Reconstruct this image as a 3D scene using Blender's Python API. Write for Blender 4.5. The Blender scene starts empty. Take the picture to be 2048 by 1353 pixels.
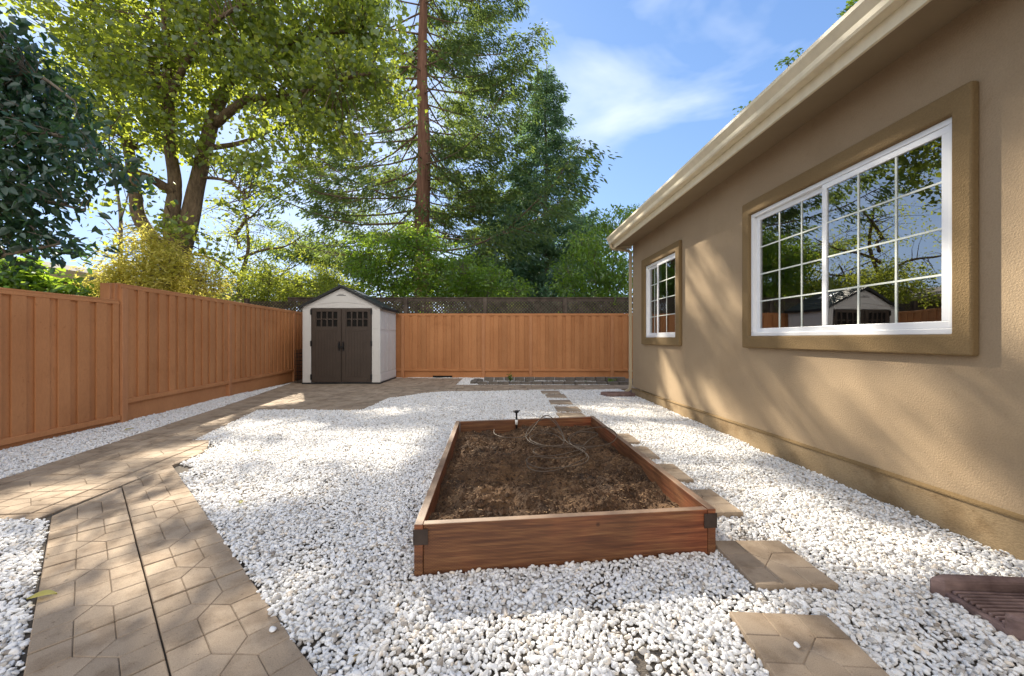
import bpy, math, random
import numpy as np
from mathutils import Vector, Matrix
random.seed(7)
RNG = np.random.default_rng(11)
C = bpy.context.scene.collection
F, E, CX, CY = 770.0, 1.22, 1020.0, 677.0      # lens in photo pixels, eye height, vanishing point

def G(px, py, z=0.0):
    """ground point (at height z) seen at a photo pixel"""
    k = (E - z) / (py - CY)
    return ((px - CX) * k, F * k)
def at(px, py, Y):
    return ((px - CX) * Y / F, Y, E - (py - CY) * Y / F)
SUNX, SUNZ = 0.552, 0.70                        # light travels (+SUNX, -1, -SUNZ)

# ---------------------------------------------------------------- materials
def newmat(name):
    m = bpy.data.materials.new(name); m.use_nodes = True
    nt = m.node_tree; nt.nodes.clear()
    return m, nt, nt.nodes.new('ShaderNodeOutputMaterial')
def L(nt, a, b): nt.links.new(a, b)
def ramp(nt, src, stops):
    r = nt.nodes.new('ShaderNodeValToRGB'); el = r.color_ramp.elements
    while len(el) < len(stops): el.new(0.5)
    for e, (p, c) in zip(el, stops):
        e.position = p; e.color = (*c, 1)
    L(nt, src, r.inputs[0]); return r.outputs[0]
def noise(nt, scale, detail=4, rough=.55, vec=None, sc3=None):
    n = nt.nodes.new('ShaderNodeTexNoise'); n.inputs['Scale'].default_value = scale
    n.inputs['Detail'].default_value = detail; n.inputs['Roughness'].default_value = rough
    tc = nt.nodes.new('ShaderNodeTexCoord')
    v = vec or tc.outputs['Object']
    if sc3:
        mp = nt.nodes.new('ShaderNodeMapping'); mp.inputs['Scale'].default_value = sc3
        L(nt, v, mp.inputs[0]); v = mp.outputs[0]
    L(nt, v, n.inputs['Vector']); return n.outputs['Fac']
def mixc(nt, fac, a, b, mode='MIX'):
    m = nt.nodes.new('ShaderNodeMix'); m.data_type = 'RGBA'; m.blend_type = mode
    for i, v in ((0, fac), (6, a), (7, b)):
        if hasattr(v, 'is_output'): L(nt, v, m.inputs[i])
        else: m.inputs[i].default_value = v if i == 0 else (*v, 1)
    return m.outputs[2]
def bump(nt, h, strength=.3, dist=.01, prev=None):
    b = nt.nodes.new('ShaderNodeBump'); b.inputs['Strength'].default_value = strength
    b.inputs['Distance'].default_value = dist; L(nt, h, b.inputs['Height'])
    if prev: L(nt, prev, b.inputs['Normal'])
    return b.outputs[0]
def surf(name, c1, c2, scale=3, rough=.8, sc3=None, fine=None, bstr=.3, bdist=.01, fsc3=None, spec=.3, third=None, fmix=.25, rnd=0.0, stain=None):
    """mottled principled material: big noise between c1 and c2, fine noise for grain and bump"""
    m, nt, out = newmat(name)
    p = nt.nodes.new('ShaderNodeBsdfPrincipled'); L(nt, p.outputs[0], out.inputs[0])
    n1 = noise(nt, scale, 5, .6, sc3=sc3)
    col = ramp(nt, n1, [(.3, c1), (.7, c2)] if not third else [(.25, c1), (.55, c2), (.72, third)])
    if fine:
        n2 = noise(nt, fine, 3, .6, sc3=fsc3)
        dk = ramp(nt, n2, [(.3, (.6, .6, .6)), (.6, (1.08, 1.08, 1.08))])
        col = mixc(nt, fmix, col, mixc(nt, 1.0, col, dk, 'MULTIPLY'))
        L(nt, bump(nt, n2, bstr, bdist), p.inputs['Normal'])
    if stain:      # blotches of dirt: (scale, threshold, colour factor)
        ns = noise(nt, stain[0], 6, .65)
        col = mixc(nt, 1.0, col, ramp(nt, ns, [(stain[1]-.07, stain[2]), (stain[1]+.07, (1, 1, 1))]), 'MULTIPLY')
        ns2 = noise(nt, stain[0]*11, 2, .5)
        col = mixc(nt, 1.0, col, ramp(nt, ns2, [(.27, stain[2]), (.33, (1, 1, 1))]), 'MULTIPLY')
    if rnd:
        g = nt.nodes.new('ShaderNodeNewGeometry')
        k = ramp(nt, g.outputs['Random Per Island'], [(0, (1 - rnd,) * 3), (1, (1 + rnd,) * 3)])
        col = mixc(nt, 1.0, col, k, 'MULTIPLY')
    L(nt, col, p.inputs['Base Color']); p.inputs['Roughness'].default_value = rough
    p.inputs['Specular IOR Level'].default_value = spec
    return m
def leafmat(name, c1, c2, c3, tcol, trans=.45, gloss=.06, rough=.4):
    m, nt, out = newmat(name)
    a = nt.nodes.new('ShaderNodeAttribute'); a.attribute_name = 'rnd'
    col = ramp(nt, a.outputs['Fac'], [(0, c1), (.6, c2), (1, c3)])
    d = nt.nodes.new('ShaderNodeBsdfDiffuse'); L(nt, col, d.inputs[0])
    t = nt.nodes.new('ShaderNodeBsdfTranslucent')
    L(nt, mixc(nt, .65, col, tcol), t.inputs[0])
    g = nt.nodes.new('ShaderNodeBsdfGlossy'); g.inputs['Roughness'].default_value = rough
    g.inputs[0].default_value = (.9, .95, 1, 1)
    m1 = nt.nodes.new('ShaderNodeMixShader'); m1.inputs[0].default_value = trans
    L(nt, d.outputs[0], m1.inputs[1]); L(nt, t.outputs[0], m1.inputs[2])
    m2 = nt.nodes.new('ShaderNodeMixShader'); m2.inputs[0].default_value = gloss
    L(nt, m1.outputs[0], m2.inputs[1]); L(nt, g.outputs[0], m2.inputs[2])
    L(nt, m2.outputs[0], out.inputs[0]); return m

M = {}
M['soil_ground'] = surf('soil_ground', (.10, .085, .07), (.22, .19, .155), 6, .95, fine=90, bstr=.6, bdist=.02, fmix=.6)
M['grass_far'] = surf('far_ground', (.06, .07, .03), (.11, .10, .05), 2, .95, fine=30)
M['paver'] = surf('paver', (.27, .205, .145), (.40, .315, .23), 1.3, .9, fine=260, bstr=.35, bdist=.003, fmix=.6, spec=.2, third=(.33, .25, .175), rnd=.12, stain=(4.5, .45, (.72, .69, .66)))
M['joint'] = surf('joint', (.04, .034, .028), (.09, .075, .06), 20, .95)
M['fence'] = surf('fence_paint', (.425, .182, .072), (.515, .235, .098), 1.6, .75, sc3=(1, 1, .6), fine=50, fsc3=(1.2, 1.2, .3), bstr=.35, bdist=.004, fmix=.18, rnd=.08, stain=(2.2, .36, (.88, .85, .82)))
M['fence_post'] = surf('fence_post_paint', (.42, .185, .082), (.50, .235, .108), 2, .75, fine=34, fsc3=(1.5, 1.5, .12), bstr=.35, bdist=.004, rnd=.08)
M['lattice'] = surf('weathered_wood', (.05, .038, .03), (.13, .105, .085), 5, .9, fine=60, fsc3=(1, 1, .2), fmix=.5, rnd=.25)
M['stucco'] = surf('stucco', (.345, .255, .162), (.385, .29, .186), .9, .92, fine=95, bstr=.65, bdist=.006, fmix=.22, spec=.15, stain=(1.1, .40, (.93, .92, .90)))
M['stucco_base'] = surf('stucco_base', (.30, .215, .12), (.36, .265, .155), 1.5, .92, fine=150, fsc3=(1, .4, 1), bstr=.6, bdist=.006, fmix=.45, spec=.15, stain=(3, .44, (.78, .74, .70)))
M['trim'] = surf('stucco_trim', (.205, .138, .066), (.238, .163, .08), 1.5, .9, fine=95, bstr=.9, bdist=.006, fmix=.3, spec=.15)
M['cream'] = surf('cream_paint', (.74, .65, .46), (.80, .71, .52), 2, .45, fine=12, bstr=.05, fmix=.2, spec=.4)
M['downspout'] = surf('downspout_paint', (.44, .36, .235), (.50, .41, .275), 2, .5)
M['soffit'] = surf('soffit_paint', (.27, .20, .12), (.31, .235, .145), 2, .7)
M['roof'] = surf('roof_shingle', (.06, .055, .05), (.12, .11, .10), 4, .9, fine=60)
M['white_pvc'] = surf('white_vinyl', (.80, .81, .82), (.84, .85, .86), 2, .3, spec=.5)
M['muntin'] = surf('muntin', (.64, .68, .62), (.68, .72, .66), 2, .4)
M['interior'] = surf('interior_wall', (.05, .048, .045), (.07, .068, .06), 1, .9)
M['curtain'] = surf('curtain', (.25, .30, .25), (.33, .38, .33), 1, .9)
M['shed_wall'] = surf('shed_plastic', (.60, .59, .57), (.66, .65, .63), 2, .5, fine=120, fsc3=(1, 1, .1), bstr=.12, bdist=.002, fmix=.15)
M['shed_door'] = surf('shed_door_plastic', (.060, .045, .036), (.075, .057, .046), 3, .5, fine=120, fsc3=(1, 1, .1), bstr=.25, bdist=.002, fmix=.3)
M['shed_roof'] = surf('shed_roof', (.045, .055, .052), (.10, .115, .105), 9, .6, fine=50, bstr=.5, bdist=.01, fmix=.5)
M['shed_edge'] = surf('shed_edge', (.018, .02, .022), (.03, .032, .034), 3, .5)
M['skylight'] = surf('skylight', (.5, .52, .55), (.55, .57, .6), 2, .25)
M['black'] = surf('black_plastic', (.012, .012, .013), (.02, .02, .022), 6, .4)
M['dark_hole'] = surf('dark_opening', (.008, .007, .006), (.012, .011, .01), 4, .9)
M['tube'] = surf('drip_tube', (.07, .045, .03), (.11, .08, .055), 6, .55, spec=.3)
M['white_plastic'] = surf('white_plastic', (.75, .75, .73), (.8, .8, .78), 4, .4)
M['bracket'] = surf('bracket', (.035, .025, .02), (.065, .045, .036), 12, .6)
M['bed_soil'] = surf('bed_soil', (.028, .016, .010), (.21, .118, .057), 4, .95, fine=70, bstr=.9, bdist=.03, fmix=.75)
M['chips'] = surf('wood_chips', (.15, .09, .045), (.32, .20, .10), 30, .9, rnd=.35)
M['clods'] = surf('soil_clods', (.028, .016, .010), (.14, .078, .04), 20, .95, rnd=.35)
M['litter'] = surf('dry_litter', (.13, .075, .035), (.30, .22, .10), 12, .9, rnd=.4)
M['block'] = surf('edging_block', (.12, .105, .09), (.22, .19, .16), 9, .92, fine=80, fmix=.5)
M['splash'] = surf('splash_block', (.085, .052, .048), (.29, .20, .18), 7, .8, fine=50, fsc3=(.15, 1, 1), bstr=.4, bdist=.01, fmix=.5)
M['neigh_wall'] = surf('neighbour_wall', (.30, .25, .18), (.36, .30, .22), 1, .9)
M['neigh_fascia'] = surf('neighbour_fascia', (.50, .42, .33), (.56, .48, .38), 2, .7)
M['bark_maple'] = surf('bark_maple', (.09, .065, .042), (.22, .16, .10), 4, .95, sc3=(3, 3, .8), fine=26, fsc3=(1, 1, .22), bstr=.9, bdist=.05, fmix=.7)
M['bark_red'] = surf('bark_redwood', (.12, .06, .042), (.27, .145, .10), 2.5, .95, sc3=(3, 3, .3), fine=16, fsc3=(1, 1, .1), bstr=.9, bdist=.06, fmix=.7)
M['branch'] = surf('branch_bark', (.10, .065, .045), (.20, .14, .10), 3, .95)
M['bark_grey'] = surf('bark_grey', (.14, .115, .09), (.26, .22, .17), 5, .95, sc3=(3, 3, .6), fine=22, fsc3=(1, 1, .2), bstr=.6, bdist=.03)
# foliage
M['lf_maple'] = leafmat('leaf_maple', (.028, .065, .016), (.10, .17, .026), (.32, .33, .05), (.58, .66, .06), .56, .05)
M['lf_dark'] = leafmat('leaf_dark', (.016, .045, .032), (.030, .075, .046), (.07, .13, .05), (.14, .32, .05), .28, .06, .35)
M['lf_red'] = leafmat('leaf_redwood', (.028, .070, .026), (.065, .125, .038), (.15, .19, .048), (.32, .42, .07), .46, .03)
M['lf_con'] = leafmat('leaf_conifer', (.035, .10, .06), (.075, .16, .08), (.16, .25, .09), (.26, .42, .14), .42, .04)
M['lf_lush'] = leafmat('leaf_lush', (.03, .08, .012), (.09, .20, .022), (.24, .36, .035), (.50, .70, .05), .52, .05)
M['lf_yel'] = leafmat('leaf_yellow', (.30, .30, .04), (.55, .50, .09), (.78, .66, .22), (.88, .80, .18), .5, .03)
M['lf_lime'] = leafmat('leaf_lime', (.10, .16, .02), (.22, .29, .035), (.40, .43, .07), (.65, .70, .09), .5, .03)
M['lf_fallen'] = leafmat('leaf_fallen', (.42, .38, .10), (.50, .44, .13), (.56, .50, .16), (.55, .5, .1), .3, .05)

def wood_mat():
    """wet-looking redwood board with incising marks, grain and knots"""
    m, nt, out = newmat('bed_board')
    p = nt.nodes.new('ShaderNodeBsdfPrincipled'); L(nt, p.outputs[0], out.inputs[0])
    g1 = noise(nt, 7, 9, .68, sc3=(.35, .35, 8)); g2 = noise(nt, 2.2, 3, .5)
    col = ramp(nt, g1, [(.30, (.075, .028, .013)), (.46, (.185, .070, .028)), (.60, (.30, .135, .053)), (.74, (.42, .23, .105))])
    pink = ramp(nt, g2, [(.45, (1, 1, 1)), (.7, (1.15, .85, .85))])
    col = mixc(nt, 1, col, pink, 'MULTIPLY')
    tc = nt.nodes.new('ShaderNodeTexCoord'); mp = nt.nodes.new('ShaderNodeMapping')
    mp.inputs['Scale'].default_value = (26, 26, 34); L(nt, tc.outputs['Object'], mp.inputs[0])
    br = nt.nodes.new('ShaderNodeTexBrick'); br.inputs['Scale'].default_value = 1
    br.inputs['Color1'].default_value = br.inputs['Color2'].default_value = (1, 1, 1, 1)
    br.inputs['Mortar'].default_value = (.25, .22, .2, 1); br.inputs['Mortar Size'].default_value = .09
    br.inputs['Mortar Smooth'].default_value = .5
    sx = nt.nodes.new('ShaderNodeSeparateXYZ'); L(nt, mp.outputs[0], sx.inputs[0])
    cx = nt.nodes.new('ShaderNodeCombineXYZ'); ad = nt.nodes.new('ShaderNodeMath')
    L(nt, sx.outputs[0], ad.inputs[0]); L(nt, sx.outputs[1], ad.inputs[1])
    L(nt, ad.outputs[0], cx.inputs[0]); L(nt, sx.outputs[2], cx.inputs[1]); L(nt, cx.outputs[0], br.inputs['Vector'])
    col = mixc(nt, ramp(nt, g2, [(.4, (.75,) * 3), (.65, (.15,) * 3)]), col, mixc(nt, 1, col, br.outputs[0], 'MULTIPLY'))
    vo = nt.nodes.new('ShaderNodeTexVoronoi'); vo.inputs['Scale'].default_value = 4.2
    L(nt, tc.outputs['Object'], vo.inputs['Vector'])
    kn = ramp(nt, vo.outputs['Distance'], [(.03, (.25, .2, .18)), (.075, (1, 1, 1))])
    col = mixc(nt, 1, col, kn, 'MULTIPLY')
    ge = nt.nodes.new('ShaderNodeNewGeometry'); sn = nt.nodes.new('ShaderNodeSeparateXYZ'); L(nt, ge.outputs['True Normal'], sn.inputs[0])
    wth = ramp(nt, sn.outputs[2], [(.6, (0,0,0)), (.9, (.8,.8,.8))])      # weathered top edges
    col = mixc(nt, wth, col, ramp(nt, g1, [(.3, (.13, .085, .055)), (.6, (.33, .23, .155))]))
    L(nt, col, p.inputs['Base Color']); p.inputs['Roughness'].default_value = .55
    L(nt, bump(nt, g1, .4, .006), p.inputs['Normal'])
    return m
M['bed'] = wood_mat()

def glass_mat():
    m, nt, out = newmat('window_glass')
    fr = nt.nodes.new('ShaderNodeFresnel'); fr.inputs['IOR'].default_value = 4.4
    gl = nt.nodes.new('ShaderNodeBsdfGlossy'); gl.inputs['Roughness'].default_value = .0
    tr = nt.nodes.new('ShaderNodeBsdfTransparent'); tr.inputs[0].default_value = (.82, .88, .85, 1)
    mx = nt.nodes.new('ShaderNodeMixShader')
    L(nt, fr.outputs[0], mx.inputs[0]); L(nt, tr.outputs[0], mx.inputs[1]); L(nt, gl.outputs[0], mx.inputs[2])
    n = noise(nt, 1.6, 1, .4); L(nt, bump(nt, n, .10, .02), gl.inputs['Normal'])
    L(nt, mx.outputs[0], out.inputs[0]); return m
M['glass'] = glass_mat()

def pebble_mat():
    m, nt, out = newmat('white_pebble')
    p = nt.nodes.new('ShaderNodeBsdfPrincipled'); L(nt, p.outputs[0], out.inputs[0])
    oi = nt.nodes.new('ShaderNodeObjectInfo')
    col = ramp(nt, oi.outputs['Random'], [(0, (.30, .26, .22)), (.06, (.50, .47, .43)), (.16, (.66, .65, .63)), (.50, (.80, .80, .80)), (.9, (.86, .86, .85)), (.97, (.78, .70, .60))])
    n = noise(nt, .8, 4, .6)
    col = mixc(nt, .5, col, mixc(nt, 1, col, ramp(nt, n, [(.35, (.86, .84, .80)), (.6, (1, 1, 1))]), 'MULTIPLY'))
    L(nt, col, p.inputs['Base Color']); p.inputs['Roughness'].default_value = .55
    p.inputs['Specular IOR Level'].default_value = .3
    return m
M['pebble'] = pebble_mat()

# ---------------------------------------------------------------- mesh helpers
class MB:
    def __init__(s): s.v = []; s.f = []; s.m = []; s.mi = 0
    def add(s, vs, fs):
        o = len(s.v); s.v += [tuple(v) for v in vs]
        for f in fs: s.f.append(tuple(o + i for i in f)); s.m.append(s.mi)
    def box(s, x0, x1, y0, y1, z0, z1):
        s.add([(x0,y0,z0),(x1,y0,z0),(x1,y1,z0),(x0,y1,z0),(x0,y0,z1),(x1,y0,z1),(x1,y1,z1),(x0,y1,z1)],
              [(0,3,2,1),(4,5,6,7),(0,1,5,4),(1,2,6,5),(2,3,7,6),(3,0,4,7)])
    def prism(s, poly, z0, z1, inset=0.0):
        n = len(poly); cx = sum(p[0] for p in poly)/n; cy = sum(p[1] for p in poly)/n
        vs = [(p[0], p[1], z0) for p in poly] + [(p[0], p[1], z1) for p in poly]
        fs = [tuple(range(n-1,-1,-1)), tuple(range(n,2*n))] + [(i,(i+1)%n,n+(i+1)%n,n+i) for i in range(n)]
        s.add(vs, fs)
    def extrude(s, prof, a, b, axis='y'):
        """profile of (x,z) points swept from y=a to y=b (or (y,z) along x)"""
        n = len(prof)
        if axis == 'y': vs = [(p[0], a, p[1]) for p in prof] + [(p[0], b, p[1]) for p in prof]
        else: vs = [(a, p[0], p[1]) for p in prof] + [(b, p[0], p[1]) for p in prof]
        s.add(vs, [tuple(range(n)), tuple(range(2*n-1, n-1, -1))] + [(i, n+i, n+(i+1)%n, (i+1)%n) for i in range(n)])
    def ring(s, x0, x1, o, i):
        """rectangular frame in the (y,z) plane between x0 and x1; o,i = (y0,y1,z0,z1)"""
        s.box(x0, x1, o[0], o[1], o[2], i[2]); s.box(x0, x1, o[0], o[1], i[3], o[3])
        s.box(x0, x1, o[0], i[0], i[2], i[3]); s.box(x0, x1, i[1], o[1], i[2], i[3])
    def tube(s, pts, rad, n=6, closed=True):
        pts = [Vector(p) for p in pts]; k = len(pts)
        if not hasattr(rad, '__len__'): rad = [rad]*k
        vs = []; up = Vector((.3,.2,1)).normalized()
        for i, p in enumerate(pts):
            t = (pts[min(i+1,k-1)] - pts[max(i-1,0)])
            if t.length < 1e-9: t = Vector((0,0,1))
            t.normalize(); a = t.cross(up)
            if a.length < .05: a = t.cross(Vector((1,0,0)))
            a.normalize(); b = t.cross(a); up = up if i == 0 else up
            for j in range(n):
                th = 2*math.pi*j/n; vs.append(p + (a*math.cos(th) + b*math.sin(th))*rad[i])
        fs = [(i*n+j, i*n+(j+1)%n, (i+1)*n+(j+1)%n, (i+1)*n+j) for i in range(k-1) for j in range(n)]
        if closed: fs += [tuple(range(n-1,-1,-1)), tuple(range((k-1)*n, k*n))]
        s.add(vs, fs)
    def build(s, name, mat, parent=None, smooth=False, bevel=0, seg=2):
        me = bpy.data.meshes.new(name); me.from_pydata(s.v, [], s.f)
        for mm in (mat if isinstance(mat, (list, tuple)) else [mat]): me.materials.append(M[mm])
        if any(s.m): me.polygons.foreach_set('material_index', s.m)
        if smooth: me.polygons.foreach_set('use_smooth', [True]*len(s.f))
        me.validate(); me.update()
        o = bpy.data.objects.new(name, me); C.objects.link(o)
        if parent: o.parent = parent
        if bevel:
            b = o.modifiers.new('bevel', 'BEVEL'); b.width = bevel; b.segments = seg; b.limit_method = 'ANGLE'
        return o
def tag(o, label=None, cat=None, group=None, kind=None):
    for k, v in (('label', label), ('category', cat), ('group', group), ('kind', kind)):
        if v: o[k] = v
    return o
def thing(name, label, cat, loc=(0,0,0), rz=0, group=None):
    o = bpy.data.objects.new(name, None); C.objects.link(o); o.empty_display_size = .2
    o.location = loc; o.rotation_euler = (0, 0, rz); return tag(o, label, cat, group)

def inpoly(x, y, poly):
    x = np.asarray(x); y = np.asarray(y); c = np.zeros(x.shape, bool); n = len(poly)
    for i in range(n):
        x0, y0 = poly[i]; x1, y1 = poly[(i+1) % n]
        if y0 == y1: continue
        c ^= ((y0 > y) != (y1 > y)) & (x < (x1-x0)*(y-y0)/(y1-y0)+x0)
    return c
def area(p): return .5*sum(p[i][0]*p[(i+1)%len(p)][1]-p[(i+1)%len(p)][0]*p[i][1] for i in range(len(p)))
def clip(poly, reg):
    """clip convex poly by convex ccw region"""
    out = poly
    for i in range(len(reg)):
        a, b = reg[i], reg[(i+1) % len(reg)]; inp = out; out = []
        if not inp: return []
        d = lambda p: (b[0]-a[0])*(p[1]-a[1])-(b[1]-a[1])*(p[0]-a[0])
        for j in range(len(inp)):
            p, q = inp[j], inp[(j+1) % len(inp)]; dp, dq = d(p), d(q)
            if dp >= 0: out.append(p)
            if (dp > 0 > dq) or (dp < 0 < dq):
                t = dp/(dp-dq); out.append((p[0]+(q[0]-p[0])*t, p[1]+(q[1]-p[1])*t))
    return out
def shrink(poly, d):
    """inset a convex ccw polygon by d"""
    n = len(poly); ln = []
    for i in range(n):
        a, b = poly[i], poly[(i+1) % n]; dx, dy = b[0]-a[0], b[1]-a[1]; l = math.hypot(dx, dy)
        if l < 1e-6: continue
        nx, ny = -dy/l, dx/l; ln.append((a[0]+nx*d, a[1]+ny*d, dx/l, dy/l))
    out = []
    for i in range(len(ln)):
        p, q = ln[i-1], ln[i]; det = p[2]*q[3]-p[3]*q[2]
        if abs(det) < 1e-4: out.append((q[0], q[1])); continue
        t = ((q[0]-p[0])*q[3]-(q[1]-p[1])*q[2])/det
        out.append((p[0]+p[2]*t, p[1]+p[3]*t))
    return out if len(out) > 2 and area(out) > 1e-5 else []

# ---------------------------------------------------------------- setting: ground and paving
g = MB(); g.add([(-300,-300,-.012),(300,-300,-.012),(300,300,-.012),(-300,300,-.012)], [(0,1,2,3)])
tag(g.build('ground', 'soil_ground'), kind='structure')

T = 1/3
PIECES = [[(0,0),(T,0),(T,T),(0,T)], [(1-T,0),(1,0),(1,T),(1-T,T)], [(0,1-T),(T,1-T),(T,1),(0,1)], [(1-T,1-T),(1,1-T),(1,1),(1-T,1)],
          [(T,0),(1-T,0),(1-T,T),(.5,.5),(T,T)], [(1,T),(1,1-T),(1-T,1-T),(.5,.5),(1-T,T)],
          [(1-T,1),(T,1),(T,1-T),(.5,.5),(1-T,1-T)], [(0,1-T),(0,T),(T,T),(.5,.5),(T,1-T)]]
def slab_pieces(mb, org, u, v, lu, lv, z0, z1, region=None, groove=.0022, gap=.004, tilt=0.):
    """one moulded paver: eight raised faces cut by an octagon of grooves"""
    tz = (random.uniform(-1,1)*tilt, random.uniform(-1,1)*tilt, random.uniform(-1,1)*tilt)
    for pc in PIECES:
        w = [(org[0]+u[0]*(gap+a*(lu-2*gap))+v[0]*(gap+b*(lv-2*gap)), org[1]+u[1]*(gap+a*(lu-2*gap))+v[1]*(gap+b*(lv-2*gap))) for a, b in pc]
        if area(w) < 0: w.reverse()
        if region:
            w = clip(w, region)
            if len(w) < 3 or area(w) < 2e-4: continue
        lo = shrink(w, groove*.3); hi = shrink(w, groove*1.9)
        if len(lo) < 3 or len(hi) != len(lo): continue
        n = len(lo)
        zt = lambda p: z1 + tz[0] + tz[1]*(p[0]-org[0]) + tz[2]*(p[1]-org[1])
        vs = [(p[0],p[1],z0) for p in lo] + [(p[0],p[1],zt(p)-.0035) for p in lo] + [(p[0],p[1],zt(p)) for p in hi]
        fs = [(i,(i+1)%n,n+(i+1)%n,n+i) for i in range(n)] + [(n+i,n+(i+1)%n,2*n+(i+1)%n,2*n+i) for i in range(n)] + [tuple(range(2*n,3*n))]
        mb.add(vs, fs)
d = Vector((-.742, .670)); d.normalize(); nn = Vector((d.y, -d.x))     # the near walkway runs up-left
node = Vector(G(306, 1214, .02))
def P(a, b): q = node + nn*a + d*b; return (q.x, q.y)
W1, L1 = .355, .412
R1 = [P(-W1,-2.2), P(W1,-2.2), (-3.194,3.64), (-3.088,2.56)]
R2a = [(-4.20,2.57), (-3.09,2.56), (-3.2,3.64), (-3.22,4.07), (-3.55,4.55), (-4.62,4.55)]
R2b = [(-4.62,4.55), (-3.74,4.55), (-4.26,6.56), (-5.02,6.56)]
R3a = [(-5.02,6.56), (-2.484,6.46), (-2.45,7.76), (-2.45,11.7), (-6.2,11.7)]
R3b = [(-2.45,7.76), (-1.9,8.45), (-1.9,11.6), (-2.45,11.6)]
R3d = [(-1.9,8.45), (-1.4,8.72), (-1.4,11.6), (-1.9,11.6)]
R3c = [(-1.4,8.74), (3.4,9.25), (3.4,9.98), (-1.4,9.98)]
R2c = [(-8.,2.57), (-4.20,2.57), (-4.62,4.55), (-4.62,4.5)]
PAVED = [R1, R2a, R2b, R3a, R3b, R3c, R3d]
def ccw(p): return p if area(p) > 0 else p[::-1]
pv = MB()
for i in (-1, 0):
    for j in range(-6, 7):
        o = node + nn*(i*W1) + d*(j*L1 + (.04 if i == 0 else 0))
        slab_pieces(pv, (o.x, o.y), nn, d, W1, L1, -.05, .02, ccw(R1), gap=.0026, tilt=.0025)
a2 = math.radians(6.5); u2 = (math.cos(a2), math.sin(a2)); v2 = (-math.sin(a2), math.cos(a2))
for reg in (R2a, R2b):
    for i in range(-7, 6):
        for j in range(-2, 12):
            o = (-3.7 + u2[0]*i*.41 + v2[0]*j*.41, 2.6 + u2[1]*i*.41 + v2[1]*j*.41)
            slab_pieces(pv, o, u2, v2, .41, .41, -.05, .018, ccw(reg), tilt=.002)
for reg in (R3a, R3b, R3c, R3d):
    for i in range(-10, 14):
        for j in range(0, 14):
            o = (-2.1 + i*.42 + (.12 if j % 2 else 0), 6.42 + j*.42)
            slab_pieces(pv, o, (1,0), (0,1), .42, .42, -.05, .016, ccw(reg), tilt=.003)
path = tag(pv.build('path', 'paver'), kind='structure')
jb = MB()
for reg in PAVED: jb.add([(p[0], p[1], .004) for p in ccw(reg)], [tuple(range(len(reg)))])
tag(jb.build('path_bedding', 'joint'), kind='structure')

# ---------------------------------------------------------------- stepping stones
SZ = .042
def stone_mb(s=.40, t=.085):
    mb = MB(); mb.box(-s/2+.006, s/2-.006, -s/2+.006, s/2-.006, -t, -.004)
    slab_pieces(mb, (-s/2,-s/2), (1,0), (0,1), s, s, -t, 0, gap=.0)
    return mb
sst = [  # centre x, centre y (world), angle, label
 (1.135, 1.455, -4, 'nearest tan stepping stone, cut by the bottom edge, with a white pebble on it'),
 (1.375, 2.045, 1, 'tan stepping stone touching the near right corner of the raised bed'),
 (1.375, 2.800, 2, 'tan stepping stone half hidden behind the near end of the bed\'s right board'),
 (1.335, 3.415, 0, 'tan stepping stone beside the middle of the bed, third beyond its near corner'),
 (1.285, 4.010, -1, 'tan stepping stone beside the bed, next beyond the one at its middle'),
 (1.275, 4.560, 2, 'small visible sliver of stepping stone beside the far right corner of the bed'),
 (.950, 5.980, 2, 'stepping stone right behind the far board of the raised bed'),
 (.975, 6.500, 1, 'second stepping stone beyond the far board of the raised bed'),
 (.945, 7.210, -1, 'grey shaded stepping stone midway between the raised bed and the paved strip'),
 (.950, 7.990, 0, 'second to last stepping stone before the paved strip'),
 (.895, 8.530, 2, 'farthest stepping stone, touching the paved strip'),
]
proto = None
STONES = []
for x, y, a, lab in sst:
    if proto is None: o = proto = stone_mb().build('stepping_stone', 'paver')
    else: o = proto.copy(); C.objects.link(o)
    o.location = (x, y, SZ if y < 5 else .034); o.rotation_euler = (random.uniform(-.008,.008), random.uniform(-.008,.008), math.radians(a))
    tag(o, lab, 'stepping stone', 'stepping stones in the white gravel')
    STONES.append((x, y, .2))

# ---------------------------------------------------------------- raised bed
ZT = .26
FL, FR, BL, BR = [Vector(G(*p, ZT)) for p in ((828,1050),(1432,1018),(912,842),(1187,832))]
bc = (FL+FR+BL+BR)/4
bed = thing('raised_bed', 'empty wooden raised garden bed filled with dark soil, in the middle of the white gravel', 'raised bed', (bc.x, bc.y, 0))
def board(a, b, th, z0, z1, side, name='board', mat='bed', parent=bed):
    """plank from a to b whose outer face runs a-b, thickness towards `side`"""
    t = (b-a).normalized(); n = Vector((-t.y, t.x))*side*th
    mid = (a+b)/2; mb = MB(); a, b = a-mid, b-mid
    mb.prism([(a.x,a.y),(b.x,b.y),(b.x+n.x,b.y+n.y),(a.x+n.x,a.y+n.y)], z0, z1) if side > 0 else mb.prism([(a.x+n.x,a.y+n.y),(b.x+n.x,b.y+n.y),(b.x,b.y),(a.x,a.y)], z0, z1)
    o = mb.build(name, mat, parent, bevel=.004); o.location = (mid.x-bed.location.x, mid.y-bed.location.y, 0) if parent is bed else (mid.x, mid.y, 0)
    return o
TH = .045
uL = (BL-FL).normalized(); uR = (BR-FR).normalized(); uF = (FR-FL).normalized(); uB = (BR-BL).normalized()
board(FL, BL, TH, -.06, ZT, -1); board(FR, BR, TH, -.06, ZT, 1)
board(FL+uF*(TH+.001)+uL*.006, FR-uF*(TH+.001)+uR*.006, TH, -.06, ZT-.004, 1)
board(BL+uB*(TH+.001)-uL*.002, BR-uB*(TH+.001)-uR*.002, TH, -.06, ZT-.004, -1)
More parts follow.
